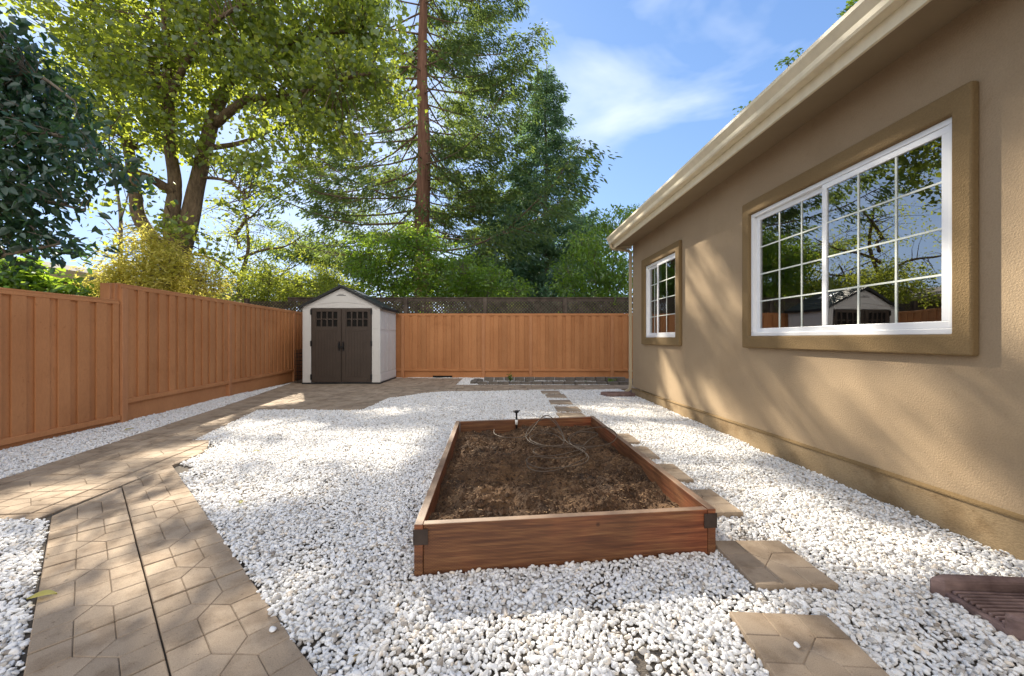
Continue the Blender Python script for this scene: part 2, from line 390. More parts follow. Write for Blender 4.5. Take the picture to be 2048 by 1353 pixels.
for c, s in ((FL, 1), (FR, -1)):
    k = MB(); q = c - bed.location.xy
    nf = Vector((-uF.y, uF.x))
    a = q - nf*.004 + Vector((0,0)); w = .075
    p0 = q - nf*.004 - uF*s*.004; p1 = p0 + uF*s*w; p2 = p1 + nf*.0045; p3 = p0 + nf*.0045
    poly = [tuple(p0), tuple(p1), tuple(p2), tuple(p3)]
    k.prism(ccw(poly), .155, .235)
    sd = (uL if s > 0 else uR); p1b = p0 + sd*w; off = uF*s*.0035
    k.prism(ccw([tuple(p0), tuple(p1b), tuple(p1b+off), tuple(p0+off)]), .15501, .23499)
    k.build('corner_bracket', 'bracket', bed)
# soil
inner = [FL+uF*TH+uL*TH, FR-uF*TH+uR*TH, BR-uB*TH-uR*TH, BL+uB*TH-uL*TH]
NXs, NYs = 110, 170
sv = []; 
from mathutils import noise as mn
def soilz(a, b):
    x, y = a*1.6, b*2.6
    h = mn.fractal(Vector((x*2.2, y*2.2, 3.3)), .8, 2.1, 5)*.075 + mn.fractal(Vector((x*9, y*9, 1.)), .7, 2.1, 3)*.016
    edge = min(a, 1-a, b*1.6, (1-b)*1.6)
    return .178 + h - .03*max(0, 1-edge*9) + .012*(1-b)
def soilp(a, b):
    p = (inner[0]*(1-a)+inner[1]*a)*(1-b) + (inner[3]*(1-a)+inner[2]*a)*b
    return (p.x, p.y, soilz(a, b))
for j in range(NYs+1):
    for i in range(NXs+1): sv.append(soilp(i/NXs, j/NYs))
sb = MB(); sb.add(sv, [(j*(NXs+1)+i, j*(NXs+1)+i+1, (j+1)*(NXs+1)+i+1, (j+1)*(NXs+1)+i) for j in range(NYs) for i in range(NXs)])
sb.mi = 1
for k in range(2200):
    a, b = random.random()*.98+.01, random.random()*.98+.01
    if mn.noise(Vector((a*5, b*8, 0))) < random.uniform(-.4, .15): continue
    p = Vector(soilp(a, b)); t = random.uniform(0, 6.28); l = random.uniform(.004, .014); w = random.uniform(.002, .004)
    u = Vector((math.cos(t), math.sin(t), random.uniform(-.4,.4)))*l; v = Vector((-math.sin(t), math.cos(t), random.uniform(-.4,.4)))*w
    p.z += .004; sb.add([p-u-v, p+u-v, p+u+v, p-u+v], [(0,1,2,3)])
sb.mi = 2
for k in range(6500):
    a, b = random.random()*.97+.015, random.random()*.97+.015
    p = Vector(soilp(a, b)); r = random.uniform(.004, .014) if random.random() < .93 else random.uniform(.014, .026)
    vs = [p + Vector(w)*r*random.uniform(.7,1.2) for w in ((1,0,0),(0,1,0),(-1,0,0),(0,-1,0),(0,0,.9),(0,0,-.5))]
    sb.add(vs, [(0,1,4),(1,2,4),(2,3,4),(3,0,4),(1,0,5),(2,1,5),(3,2,5),(0,3,5)])
tag(sb.build('soil', ['bed_soil','chips','clods']), 'loose dark brown soil with wood flecks filling the raised bed', 'soil', kind='stuff')

# drip tubing coil lying on the soil
def spline(pts, n=10, closed=False):
    out = []; P_ = [Vector(p) for p in pts]; k = len(P_)
    for i in range(k - (0 if closed else 1)):
        g_ = lambda j: P_[j % k] if closed else P_[max(0, min(k-1, j))]
        p0, p1, p2, p3 = g_(i-1), g_(i), g_(i+1), g_(i+2)
        for t in range(n):
            t /= n; out.append(.5*((2*p1)+(-p0+p2)*t+(2*p0-5*p1+4*p2-p3)*t*t+(-p0+3*p1-3*p2+p3)*t**3))
    out.append(P_[0] if closed else P_[-1]); return out
def cp(x, y, z=.21):
    """crop7 pixel -> point at height z"""
    z += .052; px, py = 780+x/2.926, 780+y/2.926; q = G(px, py, z); return (q[0], q[1], z)
ct = MB()
loops = [
 [cp(610,232,.2),cp(612,258,.2),cp(660,277,.2),cp(740,280,.2),cp(800,270,.22),cp(845,215,.30),cp(880,170,.36),cp(920,150,.38),cp(965,180,.33),cp(1005,245,.26),cp(1020,300,.22),cp(990,330,.21),cp(900,325,.21),cp(830,300,.21),cp(825,275,.22),cp(880,255,.22),cp(960,262,.23),cp(1015,300,.21)],
 [cp(1015,300,.21),cp(1010,260,.24),cp(960,190,.32),cp(915,168,.35),cp(850,195,.31),cp(805,240,.24),cp(800,285,.21),cp(850,320,.2),cp(960,335,.2),cp(1060,335,.21),cp(1140,335,.21),cp(1250,325,.22),cp(1310,300,.25),cp(1325,260,.29),cp(1280,225,.31),cp(1210,220,.3),cp(1100,245,.26),cp(1045,280,.22),cp(1060,310,.2),cp(1130,330,.2)],
 [cp(1130,330,.2),cp(1170,290,.25),cp(1215,262,.27),cp(1190,250,.27),cp(1100,250,.26),cp(1050,300,.22),cp(1090,340,.21),cp(1150,375,.21),cp(1160,410,.21),cp(1110,440,.2),cp(1000,455,.2),cp(900,460,.2),cp(820,440,.21),cp(800,410,.22),cp(840,390,.23),cp(940,400,.22),cp(1050,395,.22),cp(1120,370,.21),cp(1140,345,.21),cp(1060,325,.21),cp(930,330,.21),cp(850,345,.21),cp(845,370,.21),cp(900,388,.2),cp(1000,380,.2),cp(1120,350,.21),cp(1210,330,.22)],
 [cp(800,430,.2),cp(815,460,.2),cp(880,478,.2),cp(980,470,.2),cp(1080,430,.2),cp(1150,395,.21),cp(1120,350,.21),cp(1040,310,.22),cp(1000,260,.24),cp(950,225,.27)],
]
for lp in loops: ct.tube(spline(lp, 8), .0048, 6)
tag(ct.build('drip_tube', 'tube', smooth=True), 'thin brown drip irrigation tube lying in loose coils on the bed soil', 'irrigation tube')
sp = G(1033, 852, .2)
spk = thing('sprinkler', 'black sprinkler head on a short riser at the far end of the raised bed', 'sprinkler', (sp[0], sp[1], .17))
a = MB(); a.tube([(0,0,0),(0,0,.13)], [.012,.012], 10); a.build('riser', 'black', spk, True)
a = MB(); a.tube([(0,0,.045),(0,0,.10)], [.0165,.0165], 12); a.build('sleeve', 'white_plastic', spk, True)
a = MB(); a.tube([(0,0,.13),(0,0,.18),(0,0,.185),(0,0,.205),(0,0,.21)], [.009,.012,.026,.03,.02], 12); a.tube([(-.04,0,.2),(.04,0,.205)], .007, 8); a.build('nozzle', 'black', spk, True)

# ---------------------------------------------------------------- fences
def fence_line(root, A, B, posts, z0, z1, rail, pitch, wide, post_top=None, inside=1, kick=True, phase=0., postw=.095):
    """board-on-board fence from A to B (2D); root is an Empty at A rotated along AB. local x along, -y*inside towards the yard"""
    Lf = (Vector(B)-Vector(A)).length; s = -inside
    edges = sorted(posts); bays = []
    xs = [0]+edges+[Lf]
    for a, b in zip(xs[:-1], xs[1:]):
        if b-a > .2: bays.append((a, b))
    for a, b in bays:
        mb = MB(); x = a + (postw/2 if a in edges else 0) + .001; e = b - (postw/2 if b in edges else 0) - .001
        t0 = x; k = 0
        mb.box(t0, e, min(.004*s,.022*s)+0, max(.004*s,.022*s), rail+.012, z1-.03) if False else None
        while x < e:
            w = pitch*random.uniform(.94, 1.06)
            x2 = min(x+w*wide, e)
            mb.box(x, x2, *(sorted((s*.030, s*.054))), rail+.03, z1-.035)
            x3 = min(x+w, e)
            if x3 - x2 > .01:
                mb.box(max(x2-.03, t0), min(x3+.03, e), *(sorted((s*.006, s*.0285))), rail+.03, z1-.035)
            x += w
        mb.build('board_panel', 'fence', root, bevel=.0025, seg=1)
        mb = MB(); mb.box(t0, e, *(sorted((s*-.016, s*.074))), rail-.035, rail+.031); mb.build('bottom_rail', 'fence', root, bevel=.003, seg=1)
        if kick:
            mb = MB(); mb.box(t0, e, *(sorted((s*.0, s*.03))), z0-.05, rail-.034); mb.build('kickboard', 'fence', root, bevel=.003, seg=1)
    mb = MB(); mb.box(0, Lf, -.045, .045, z1-.012, z1+.014); mb.build('cap_rail', 'fence', root, bevel=.003, seg=1)
    mb = MB(); mb.box(0, Lf, *(sorted((s*-.02, s*.06))), z1-.055, z1-.0125); mb.build('top_rail', 'fence', root, bevel=.003, seg=1)
    for p in edges:
        mb = MB(); mb.box(p-postw/2, p+postw/2, *(sorted((s*-.025, s*.082))), z0-.1, (post_top or z1-.0575)); mb.build('post', 'fence_post', root, bevel=.003, seg=1)
def linepoint(px, A, dr):
    """point on line A + t*dr seen at photo column px"""
    k = (px-CX)/F; t = (A[0]-k*A[1])/(k*dr[1]-dr[0]); return t
A = Vector(G(232, 849)); dirF = Vector((-.1323*F/F*680/770, 1.0)); dirF.normalize()
def xy_len(px): return linepoint(px, A, dirF)
cornerY = 11.83
tB = (cornerY-A.y)/dirF.y; B = A + dirF*tB
ang = math.atan2(dirF.y, dirF.x)
fl = thing('wood_fence', 'tall terracotta board fence along the left side, running from the step to the shed', 'fence', (A.x, A.y, 0), ang)
fence_line(fl, A, B, [.0475, xy_len(453), xy_len(584)], 0, 1.99, .315, .205, .62, inside=1)
near = Vector((-5.33, -1.5)); d2 = (A-near).normalized(); A2 = A - d2*.01
fn = thing('wood_fence', 'lower terracotta board fence at the left edge, ending at the tall post', 'fence', (near.x, near.y, 0), math.atan2(d2.y, d2.x))
fence_line(fn, near, A2, [(A2-near).length-2.62, (A2-near).length-5.06], 0, 1.755, .10, .225, .62, inside=1)
pc = MB(); pc.box(-.055, .055, -.03, .08, -.1, 1.998); pc.build('corner_post', 'fence_post', fl, bevel=.004)
pc = MB(); pc.box(-.10, -.0555, .0, .12, 1.60, 1.99); pc.build('step_block', 'fence_post', fl, bevel=.003)
# back fence
yb = cornerY; xa, xb = B.x, 6.5
bf = thing('wood_fence', 'terracotta board fence across the back, between the shed and the house', 'fence', (xa, yb, 0), 0)
fence_line(bf, (xa,yb), (xb,yb), [(p-CX)*yb/F-xa for p in (806.7, 967.1, 1061, 1223)]+[(1380-CX)*yb/F-xa], 0, 1.965, .255, .255, .58, inside=1)
vx = (866-CX)*yb/F-xa; mb = MB(); mb.box(vx, vx+.6, -.034, -.0305, .0, .075); mb.build('vent_slot', 'dark_hole', bf)
# weathered lattice fence behind
yl = yb+.32
lf = thing('lattice_fence', 'weathered grey lattice topped fence standing behind the back board fence', 'fence', (-7, yl, 0))
zl0, zl1 = 1.75, 2.475
mb = MB(); mb.box(0, 13.5, -.045, .045, zl1, zl1+.035); mb.box(0, 13.5, -.02, .02, zl1-.09, zl1-.001); mb.build('cap_rail', 'lattice', lf)
mb = MB(); mb.box(0, 13.5, -.01, .01, 0, zl0); mb.build('board_panel', 'lattice', lf)
px_ = [(p-CX)*yl/F+7 for p in (494, 653, 811.8, 970, 1129.7, 1288)]
for p in px_:
    mb = MB(); mb.box(p-.06, p+.06, -.065, .05, 0, zl1-.001); mb.build('post', 'lattice', lf, bevel=.004, seg=1)
for a, b in zip(px_[:-1], px_[1:]):
    mb = MB(); a += .061; b -= .061; h = zl1-.09-zl0
    for sg, yo in ((1, -.012), (-1, -.026)):
        x = a - h
        while x < b + h:
            # slat from (x,z0) to (x+h*sg..)
            p0, p1 = (x, zl0), (x+h*sg, zl0+h); w = .028
            reg = [(a, zl0), (b, zl0), (b, zl0+h), (a, zl0+h)]
            q = clip(ccw([(p0[0]-w, p0[1]), (p0[0]+w, p0[1]), (p1[0]+w, p1[1]), (p1[0]-w, p1[1])]), reg)
            if len(q) > 2:
                n = len(q); mb.add([(c[0], yo-.005, c[1]) for c in q]+[(c[0], yo+.005, c[1]) for c in q],
                       [tuple(range(n)), tuple(range(2*n-1,n-1,-1))]+[(i,n+i,n+(i+1)%n,(i+1)%n) for i in range(n)])
            x += .098
    mb.build('lattice_panel', 'lattice', lf)

# ---------------------------------------------------------------- shed
SY = 10.15
shed = thing('storage_shed', 'small cream plastic storage shed with dark brown double doors in the far left corner', 'shed', (-4.445, SY, .016), math.radians(1.2))
w2, dp, ze, za = 1.015, 1.50, 2.00, 2.555
mb = MB(); mb.box(-w2-.01, w2+.01, -.012, dp, 0, .035); mb.build('base', 'shed_edge', shed)
dw = .80; x0d, dtop = -.785, 1.985       # door leaf width, left edge
mb = MB()
mb.extrude([(-w2, .036), (-w2, ze), (w2, ze), (w2, .036)], .05, dp, 'y')
# front pilasters and gable
def gable(y0, y1):
    pr = [(-w2, ze), (-w2, ze+.03), (0, za-.03), (w2, ze+.03), (w2, ze)]
    mb.extrude(pr[::-1], y0, y1, 'y')
gable(0.0, dp)
mb.box(-w2, x0d-.012, 0, .0499, .036, ze-.0005); mb.box(-x0d+.012, w2, 0, .0499, .036, ze-.0005)
body = mb.build('wall', 'shed_wall', shed, bevel=.008)
for sx in (-1, 1):                      # raised fields on pilasters
    mb = MB(); a, b = sorted((sx*(w2-.03), sx*(-x0d+.05)))
    mb.box(a, b, -.008, -.0005, 1.45, 1.93); mb.box(a, b, -.008, -.0005, .22, 1.38)
    mb.build('corner_panel', 'shed_wall', shed, bevel=.006)
mb = MB(); mb.extrude([(-.62, 2.10), (-.05, 2.155), (.05, 2.155), (.62, 2.10), (.50, 2.19), (.14, 2.40), (-.14, 2.40), (-.50, 2.19)], -.01, -.0005, 'y')
mb.build('gable_panel', 'shed_wall', shed, bevel=.004)
mb = MB(); mb.box(-.12, .12, -.014, -.0105, 2.325, 2.338); mb.box(-.075, .06, -.014, -.0105, 2.357, 2.368); mb.build('vent', 'dark_hole', shed)
mb = MB()                               # side wall ribs
for a, b in ((.04, .17), (.22, .55), (.60, .93), (.98, 1.30), (1.35, 1.46)):
    mb.box(w2+.0005, w2+.012, a, b, 1.44, 1.93); mb.box(w2+.0005, w2+.012, a, b, .30, 1.33)
mb.box(w2+.0005, w2+.014, .02, 1.48, .06, .26); mb.build('side_panel', 'shed_wall', shed, bevel=.006)
rf = MB()
ov = .07
for sx in (-1, 1):
    pr = [(0, za), (sx*(w2+ov), ze-.012), (sx*(w2+ov), ze+.03), (0, za+.045)]
    rf.extrude(pr if sx < 0 else pr[::-1], -.05, dp+.03, 'y')
roof = rf.build('roof', 'shed_roof', shed)
for sx in (-1, 1):
    rf = MB(); pr = [(0, za-.015), (sx*(w2+ov+.01), ze-.03), (sx*(w2+ov+.01), ze+.036), (0, za+.052)]
    rf.extrude(pr if sx < 0 else pr[::-1], -.075, -.051, 'y'); rf.build('rake_edge', 'shed_edge', roof)
rf = MB(); rf.box(w2+ov+.0005, w2+ov+.02, -.05, dp+.03, ze-.03, ze+.034); rf.build('eave_edge', 'shed_edge', roof)
for k in range(9):                      # shingle courses
    t = (k+.5)/9.5
    if k == 0: sh = MB()
    for sx in (-1, 1):
        xx = sx*(w2+ov)*t; zz = za+.045 - (za+.045-ze-.03)*t
        sh.box(min(xx, xx+sx*.018), max(xx, xx+sx*.018), -.045, dp+.025, zz-.006, zz+.007)
sh.build('shingle_course', 'shed_roof', roof)
sk = MB(); t0, t1 = .12, .36
def rz(t): return za+.049-(za+.045-ze-.03)*t
X0, X1 = (w2+ov)*t0, (w2+ov)*t1
sk.add([(X0,.55,rz(t0)),(X1,.55,rz(t1)),(X1,1.05,rz(t1)),(X0,1.05,rz(t0)),(X0,.55,rz(t0)+.02),(X1,.55,rz(t1)+.02),(X1,1.05,rz(t1)+.02),(X0,1.05,rz(t0)+.02)],
       [(0,3,2,1),(4,5,6,7),(0,1,5,4),(1,2,6,5),(2,3,7,6),(3,0,4,7)])
sk.build('skylight', 'skylight', roof)
for k in range(2):
    xa_ = x0d if k == 0 else .006; xb_ = -.006 if k == 0 else -x0d
    mb = MB(); wl, wr = xa_, xb_; pz0, pz1 = 1.515, 1.905; pxs = xa_+.13
    # leaf as frame round the panes
    pane_x = [pxs + i*.147 for i in range(4)]
    mb.box(wl, wr, .005, .048, .045, pz0); mb.box(wl, wr, .005, .048, pz1, dtop)
    mb.box(wl, pane_x[0], .005, .048, pz0, pz1); mb.box(pane_x[3]+.11, wr, .005, .048, pz0, pz1)
    for i in range(3): mb.box(pane_x[i]+.11, pane_x[i+1], .005, .048, pz0, pz1)
    mb.box(pane_x[0], pane_x[3]+.11, .0055, .048, 1.70, 1.725)
    # raised border
    mb.box(wl+.02, wl+.10, -.004, .0045, .09, 1.95); mb.box(wr-.10, wr-.02, -.004, .0045, .09, 1.95)
    mb.box(wl+.1005, wr-.1005, -.004, .0045, 1.40, 1.50); mb.box(wl+.1005, wr-.1005, -.004, .0045, .05, .17)
    x = wl+.125
    while x < wr-.14:
        mb.box(x, x+.062, -.0005, .0045, .19, 1.385); x += .075
    dr = mb.build('door', 'shed_door', shed, bevel=.003, seg=1)
    for i in range(4):
        for zz in (pz0, 1.7255):
            pb = MB(); pb.box(pane_x[i]+.001, pane_x[i]+.109, .03, .034, zz, zz+.178); pb.build('pane', 'dark_hole', dr)
    hx = -.055 if k == 0 else .055
    hb = MB(); hb.tube(spline([(hx,-.004,.92),(hx,-.05,.95),(hx,-.06,1.0),(hx,-.05,1.05),(hx,-.004,1.09)], 6), .011, 8)
    hb.box(hx-.022, hx+.022, -.012, -.0045, .87, 1.12); hb.box(min(hx,0)-.0, max(hx,0)+.0, -.022, -.0125, .95, 1.0)
    hb.build('handle', 'black', dr, smooth=False)
    ex = wl if k == 0 else wr
    for zz in (.12, 1.0, 1.83):
        hb = MB(); hb.box(ex-.022, ex+.022, -.02, -.0045, zz, zz+.13); hb.tube([(ex,-.022,zz-.01),(ex,-.022,zz+.14)], .011, 8); hb.build('hinge', 'black', dr)
# black folded wire panels between shed and fence
wp = thing('wire_panel', 'black folded wire fence panels leaning in the gap left of the shed', 'wire panel', (-5.62, 10.35, 0))
for k in range(4):
    fr = MB(); x = -.10+k*.055; l = .03*k
    c = [(x-.06, .0+l, .02), (x-.10, .05+l, .9), (x+.1, .12+l, .93), (x+.14, .06+l, .02)]
    fr.tube(c+[c[0]], .008, 6)
    for i in range(1, 9):
        t = i/9; fr.tube([Vector(c[0]).lerp(Vector(c[1]), t), Vector(c[3]).lerp(Vector(c[2]), t)], .005, 4)
    for i in range(1, 5):
        t = i/5; fr.tube([Vector(c[0]).lerp(Vector(c[3]), t), Vector(c[1]).lerp(Vector(c[2]), t)], .005, 4)
    fr.build('panel', 'black', wp)

# ---------------------------------------------------------------- house
HX, HB = 2.855, -.026
rot = math.atan(-HB)
def ynear(px, off=0.):    # depth where wall plane (offset off) is seen at photo column
    return (HX+off)/((px-CX)/F-HB)
YC = ynear(1265.5)
house = thing('house', 'single storey tan stucco house with cream gutter along the right side of the yard', 'house', (HX, 0, 0), rot)
W_ = [  # trim outer y0,y1 inner y0,y1
  dict(o=(ynear(1942,-.055), ynear(1483,-.055), 1.112, 2.757), i=(ynear(1900,-.055), ynear(1496,-.055), 1.245, 2.61), cols=3, n=3),
  dict(o=(ynear(1357.4,-.055), ynear(1282,-.055), 1.10, 2.765), i=(ynear(1349.5,-.055), ynear(1288.5,-.055), 1.235, 2.61), cols=2, n=2)]
Y0, ZS = -2.5, 3.28
mb = MB(); xw0, xw1 = 0, .16
ops = sorted([w['i'] for w in W_]); ycur = Y0
for y0, y1, z0, z1 in ops:
    mb.box(xw0, xw1, ycur, y0, .18, ZS); mb.box(xw0, xw1, y0, y1, .18, z0); mb.box(xw0, xw1, y0, y1, z1, ZS); ycur = y1
mb.box(xw0, xw1, ycur, YC, .18, ZS)
mb.box(xw1, 7, YC-.16, YC, 0, ZS); mb.box(xw1, 7, Y0, Y0+.16, 0, ZS); mb.box(7.001, 7.16, Y0, YC, 0, ZS)
mb.build('wall', 'stucco', house)
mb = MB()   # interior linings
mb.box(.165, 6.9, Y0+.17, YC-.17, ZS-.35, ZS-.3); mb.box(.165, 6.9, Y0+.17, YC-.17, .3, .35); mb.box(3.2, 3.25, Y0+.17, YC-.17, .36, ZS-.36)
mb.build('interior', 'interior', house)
mb = MB()   # foundation band, its lip a little proud
za0, za1 = .262, .135
mb.add([(.012,Y0,-.1),(.012,YC+.012,-.1),(.012,YC+.012,za1),(.012,Y0,za0+.05),(-.018,Y0,-.1),(-.018,YC+.012,-.1),(-.018,YC+.012,za1),(-.018,Y0,za0+.05)],
       [(0,1,2,3),(4,7,6,5),(0,3,7,4),(1,5,6,2),(3,2,6,7),(0,4,5,1)])
mb.build('foundation', 'stucco_base', house)
mb = MB()
mb.add([(-.001,Y0,za0+.05),(-.001,YC+.01,za1),(-.028,YC+.01,za1-.006),(-.028,Y0,za0+.044),(-.001,Y0,za0+.068),(-.001,YC+.01,za1+.018),(-.028,YC+.01,za1+.004),(-.028,Y0,za0+.054)],
       [(0,3,2,1),(4,5,6,7),(0,1,5,4),(1,2,6,5),(2,3,7,6),(3,0,4,7)])
mb.build('drip_screed', 'trim', house)
YE = YC+.06
mb = MB(); mb.extrude([(-.385, 3.19), (0, 3.225), (0, 3.245), (-.385, 3.21)], Y0, YE, 'y'); mb.build('soffit', 'soffit', house)
mb = MB(); mb.box(-.41, -.386, Y0, YE, 3.15, 3.40)
fa = mb.build('fascia', 'cream', house, bevel=.003)
mb = MB(); mb.box(-.386, 0.0, YE-.002, YE+.02, 3.16, 3.30); mb.build('eave_return', 'cream', house, bevel=.003)
# K-style gutter profile (x,z)
pr = [(-.411,3.245),(-.49,3.245),(-.50,3.262),(-.505,3.30),(-.53,3.335),(-.548,3.36),(-.548,3.392),(-.536,3.392),(-.536,3.38),(-.52,3.375),(-.411,3.375)]
gu = MB(); gu.extrude(pr, Y0, YE+.03, 'y'); gt = gu.build('gutter', 'cream', house)
for y_ in (3.55, -.2):
    gs = MB(); gs.extrude([(-.4125,3.243),(-.492,3.243),(-.502,3.262),(-.507,3.30),(-.532,3.335),(-.55,3.36),(-.55,3.394),(-.547,3.394),(-.547,3.361),(-.4125,3.25)], y_, y_+.012, 'y'); gs.build('gutter_seam', 'cream', gt)
gc = MB(); gc.box(-.415, -.38, YE+.0205, YE+.06, 3.14, 3.24); gc.build('gutter_outlet', 'cream', gt)
ds = MB()
sq = lambda c, h=.032: None
def rtube(mb, pts, hw=.034, hd=.026):
    """rectangular pipe through points"""
    pts = [Vector(p) for p in pts]; vs = []
    for i, p in enumerate(pts):
        t = (pts[min(i+1,len(pts)-1)]-pts[max(i-1,0)]).normalized(); a = Vector((0,1,0)); b = t.cross(a).normalized()
        for s1, s2 in ((-1,-1),(1,-1),(1,1),(-1,1)): vs.append(p+a*s1*hw+b*s2*hd)
    fs = [(i*4+j, i*4+(j+1)%4, (i+1)*4+(j+1)%4, (i+1)*4+j) for i in range(len(pts)-1) for j in range(4)]
    fs += [(3,2,1,0), tuple((len(pts)-1)*4+j for j in range(4))]; mb.add(vs, fs)
yd = YC+.05
rtube(ds, [(-.46,yd,3.26),(-.46,yd,3.19),(-.42,yd,3.155),(-.07,yd,3.11),(-.035,yd,3.06),(-.035,yd,.20),(-.05,yd,.13),(-.12,yd,.075),(-.15,yd,.06)])
dso = ds.build('downspout', 'downspout', house, bevel=.006)
for zz in (2.9, 1.7, .5):
    st = MB(); st.box(-.069, -.0005, yd-.038, yd+.038, zz, zz+.03); st.build('strap', 'downspout', dso)
mb = MB(); mb.extrude([(-.50, 3.398), (-.50, 3.41), (3.6, 4.75), (3.6, 4.73)], Y0-.3, YE+.25, 'y'); mb.extrude([(3.601, 4.73), (3.601, 4.75), (7.6, 3.42), (7.6, 3.40)], Y0-.3, YE+.25, 'y')
mb.build('roof', 'roof', house)
mb = MB(); mb.extrude([(.0, 3.281), (7.0, 3.281), (7.0, 3.55), (3.6, 4.72), (.0, 3.54)], YC-.1, YC-.001, 'y'); mb.build('gable_wall', 'stucco', house)
for wi, w in enumerate(W_):
    o, i = w['o'], w['i']
    fm = MB(); fw = .038
    fm.ring(-.022, .055, i, (i[0]+fw, i[1]-fw, i[2]+fw, i[3]-fw))
    fr = fm.build('window', 'white_pvc', house, bevel=.004)
    fr['label'] = ['large white sliding window with grid, nearer the camera', 'small white sliding window with grid, near the far corner'][wi]
    tr = MB()
    y0, y1, z0, z1 = o; a0, a1, b0, b1 = i
    vs = []; 
    for X in (-.055, .0):
        vs += [(X,y0,z0),(X,y1,z0),(X,y1,z1),(X,y0,z1)]
    for X in (-.055, .0):
        vs += [(X,a0,b0),(X,a1,b0),(X,a1,b1),(X,a0,b1)]
    fs = []
    for k in range(4):
        k2 = (k+1) % 4
        fs += [(k, 8+k, 8+k2, k2), (k, k2, 4+k2, 4+k), (8+k, 12+k, 12+k2, 8+k2), (4+k, 4+k2, 12+k2, 12+k)]
    tr.add(vs, fs); tr.build('window_surround', 'trim', fr, bevel=.014, seg=3)
    mid = ynear(1650, -.01) if wi == 0 else ynear(1315.5, -.01)
    for s_, (ya, yb_, xo) in enumerate(((i[0]+fw, mid+.03, -.014), (mid-.03, i[1]-fw, .018))):
        sw = .046
        so = (ya, yb_, i[2]+fw+.001, i[3]-fw-.001); si = (ya+sw, yb_-sw, so[2]+sw, so[3]-sw)
        s1 = MB(); s1.ring(xo, xo+.030, so, si); s1.build('sash', 'white_pvc', fr, bevel=.003)
        gp = MB(); gp.add([(xo+.012,si[0],si[2]),(xo+.012,si[0],si[3]),(xo+.012,si[1],si[3]),(xo+.012,si[1],si[2])], [(0,1,2,3)])
        gp.build('glass_pane', 'glass', fr)
        mt = MB()
        for c in range(1, w['cols']):
            yy = si[0]+(si[1]-si[0])*c/w['cols']; mt.box(xo+.006, xo+.0112, yy-.0065, yy+.0065, si[2], si[3])
        for c in range(1, 4):
            zz = si[2]+(si[3]-si[2])*c/4; mt.box(xo+.0065, xo+.0114, si[0], si[1], zz-.0065, zz+.0065)
        mt.build('muntin', 'muntin', fr)
    cu = MB()
    if wi == 1: yy0, yy1 = i[0]+.05, i[0]+.40
    else: yy0, yy1 = i[1]-.05, i[1]+.10
    n = 26; vs = [(.22+.03*math.sin(k*1.3), yy0+(yy1-yy0)*k/n, z) for k in range(n+1) for z in (.6, 2.8)]
    cu.add(vs, [(2*k, 2*k+2, 2*k+3, 2*k+1) for k in range(n)]); cu.build('curtain', 'curtain', fr, smooth=True)

# ---------------------------------------------------------------- splash blocks
def splash(name, label, x, y, rzz, ln=.72, w0=.34, w1=.24):
    root = thing(name, label, 'splash block', (x, y, 0), rzz, 'splash blocks under the downspouts')
    mb = MB(); mb.prism(ccw([(0,-w0/2),(0,w0/2),(ln,w1/2),(ln,-w1/2)]), -.02, .03)
    nr = 9
    for k in range(nr):
        t = (k+.5)/nr-.5; a = t*(w0-.06); b = t*(w1-.05); h = .0075
        mb.prism(ccw([(.02,a-h),(.02,a+h),(ln,b+h*.6),(ln,b-h*.6)]), .0305, .046)
    mb.build('trough', 'splash', root, bevel=.005)
    for s in (-1, 1):
        r = MB(); y0, y1 = s*w0/2, s*w1/2
        pts = [(.0,y0*.80),(-.05 if s>0 else .0,y0*1.0),(.03,y0*1.18),(ln,y1*1.24),(ln,y1*.86)]
        r.prism(ccw(pts), -.02, .095); r.build('side_rail', 'splash', root, bevel=.022, seg=3)
    return root
s0 = G(1862, 1212, .04); splash('splash_block', 'weathered purple brown splash block at the right edge, near the camera', 2.035, 1.695, math.radians(-2), .72, .27, .22)
splash('splash_block', 'small brown splash block below the downspout at the far house corner', 1.96, 8.02, math.radians(3), .62, .24, .2)

# ---------------------------------------------------------------- edging blocks and weeds at the back
blk = MB(); blk.box(-.135, .135, -.07, .07, -.03, .085); bp = None
edge = []
for k in range(15): edge.append((-.72+k*.285, 10.12+(.01*(k % 3)), random.uniform(-.05,.05), 'front row'))
edge += [(-.93, 10.28, 1.0, 'curve'), (-.98, 10.55, 1.5, 'curve'), (-.88, 10.80, 2.3, 'curve')]
for k in range(14): edge.append((-.60+k*.288, 10.95+.012*((k*7) % 4), random.uniform(-.06,.06), 'back row'))
for k, (x, y, r, row) in enumerate(edge):
    if bp is None: o = bp = blk.build('edging_block', 'block', bevel=.014)
    else: o = bp.copy(); C.objects.link(o)
    o.location = (x, y, -.01+random.uniform(0,.012) + (.03 if row == 'back row' else 0)); o.rotation_euler = (random.uniform(-.03,.03), random.uniform(-.03,.03), r)
    lab = {'front row': 'grey brown edging block in the front row of the border by the fence',
           'curve': 'grey brown edging block in the curved left end of the low border',
           'back row': 'grey brown edging block in the raised back row of the border by the fence'}[row]
    tag(o, lab, 'edging block', 'edging blocks '+row)

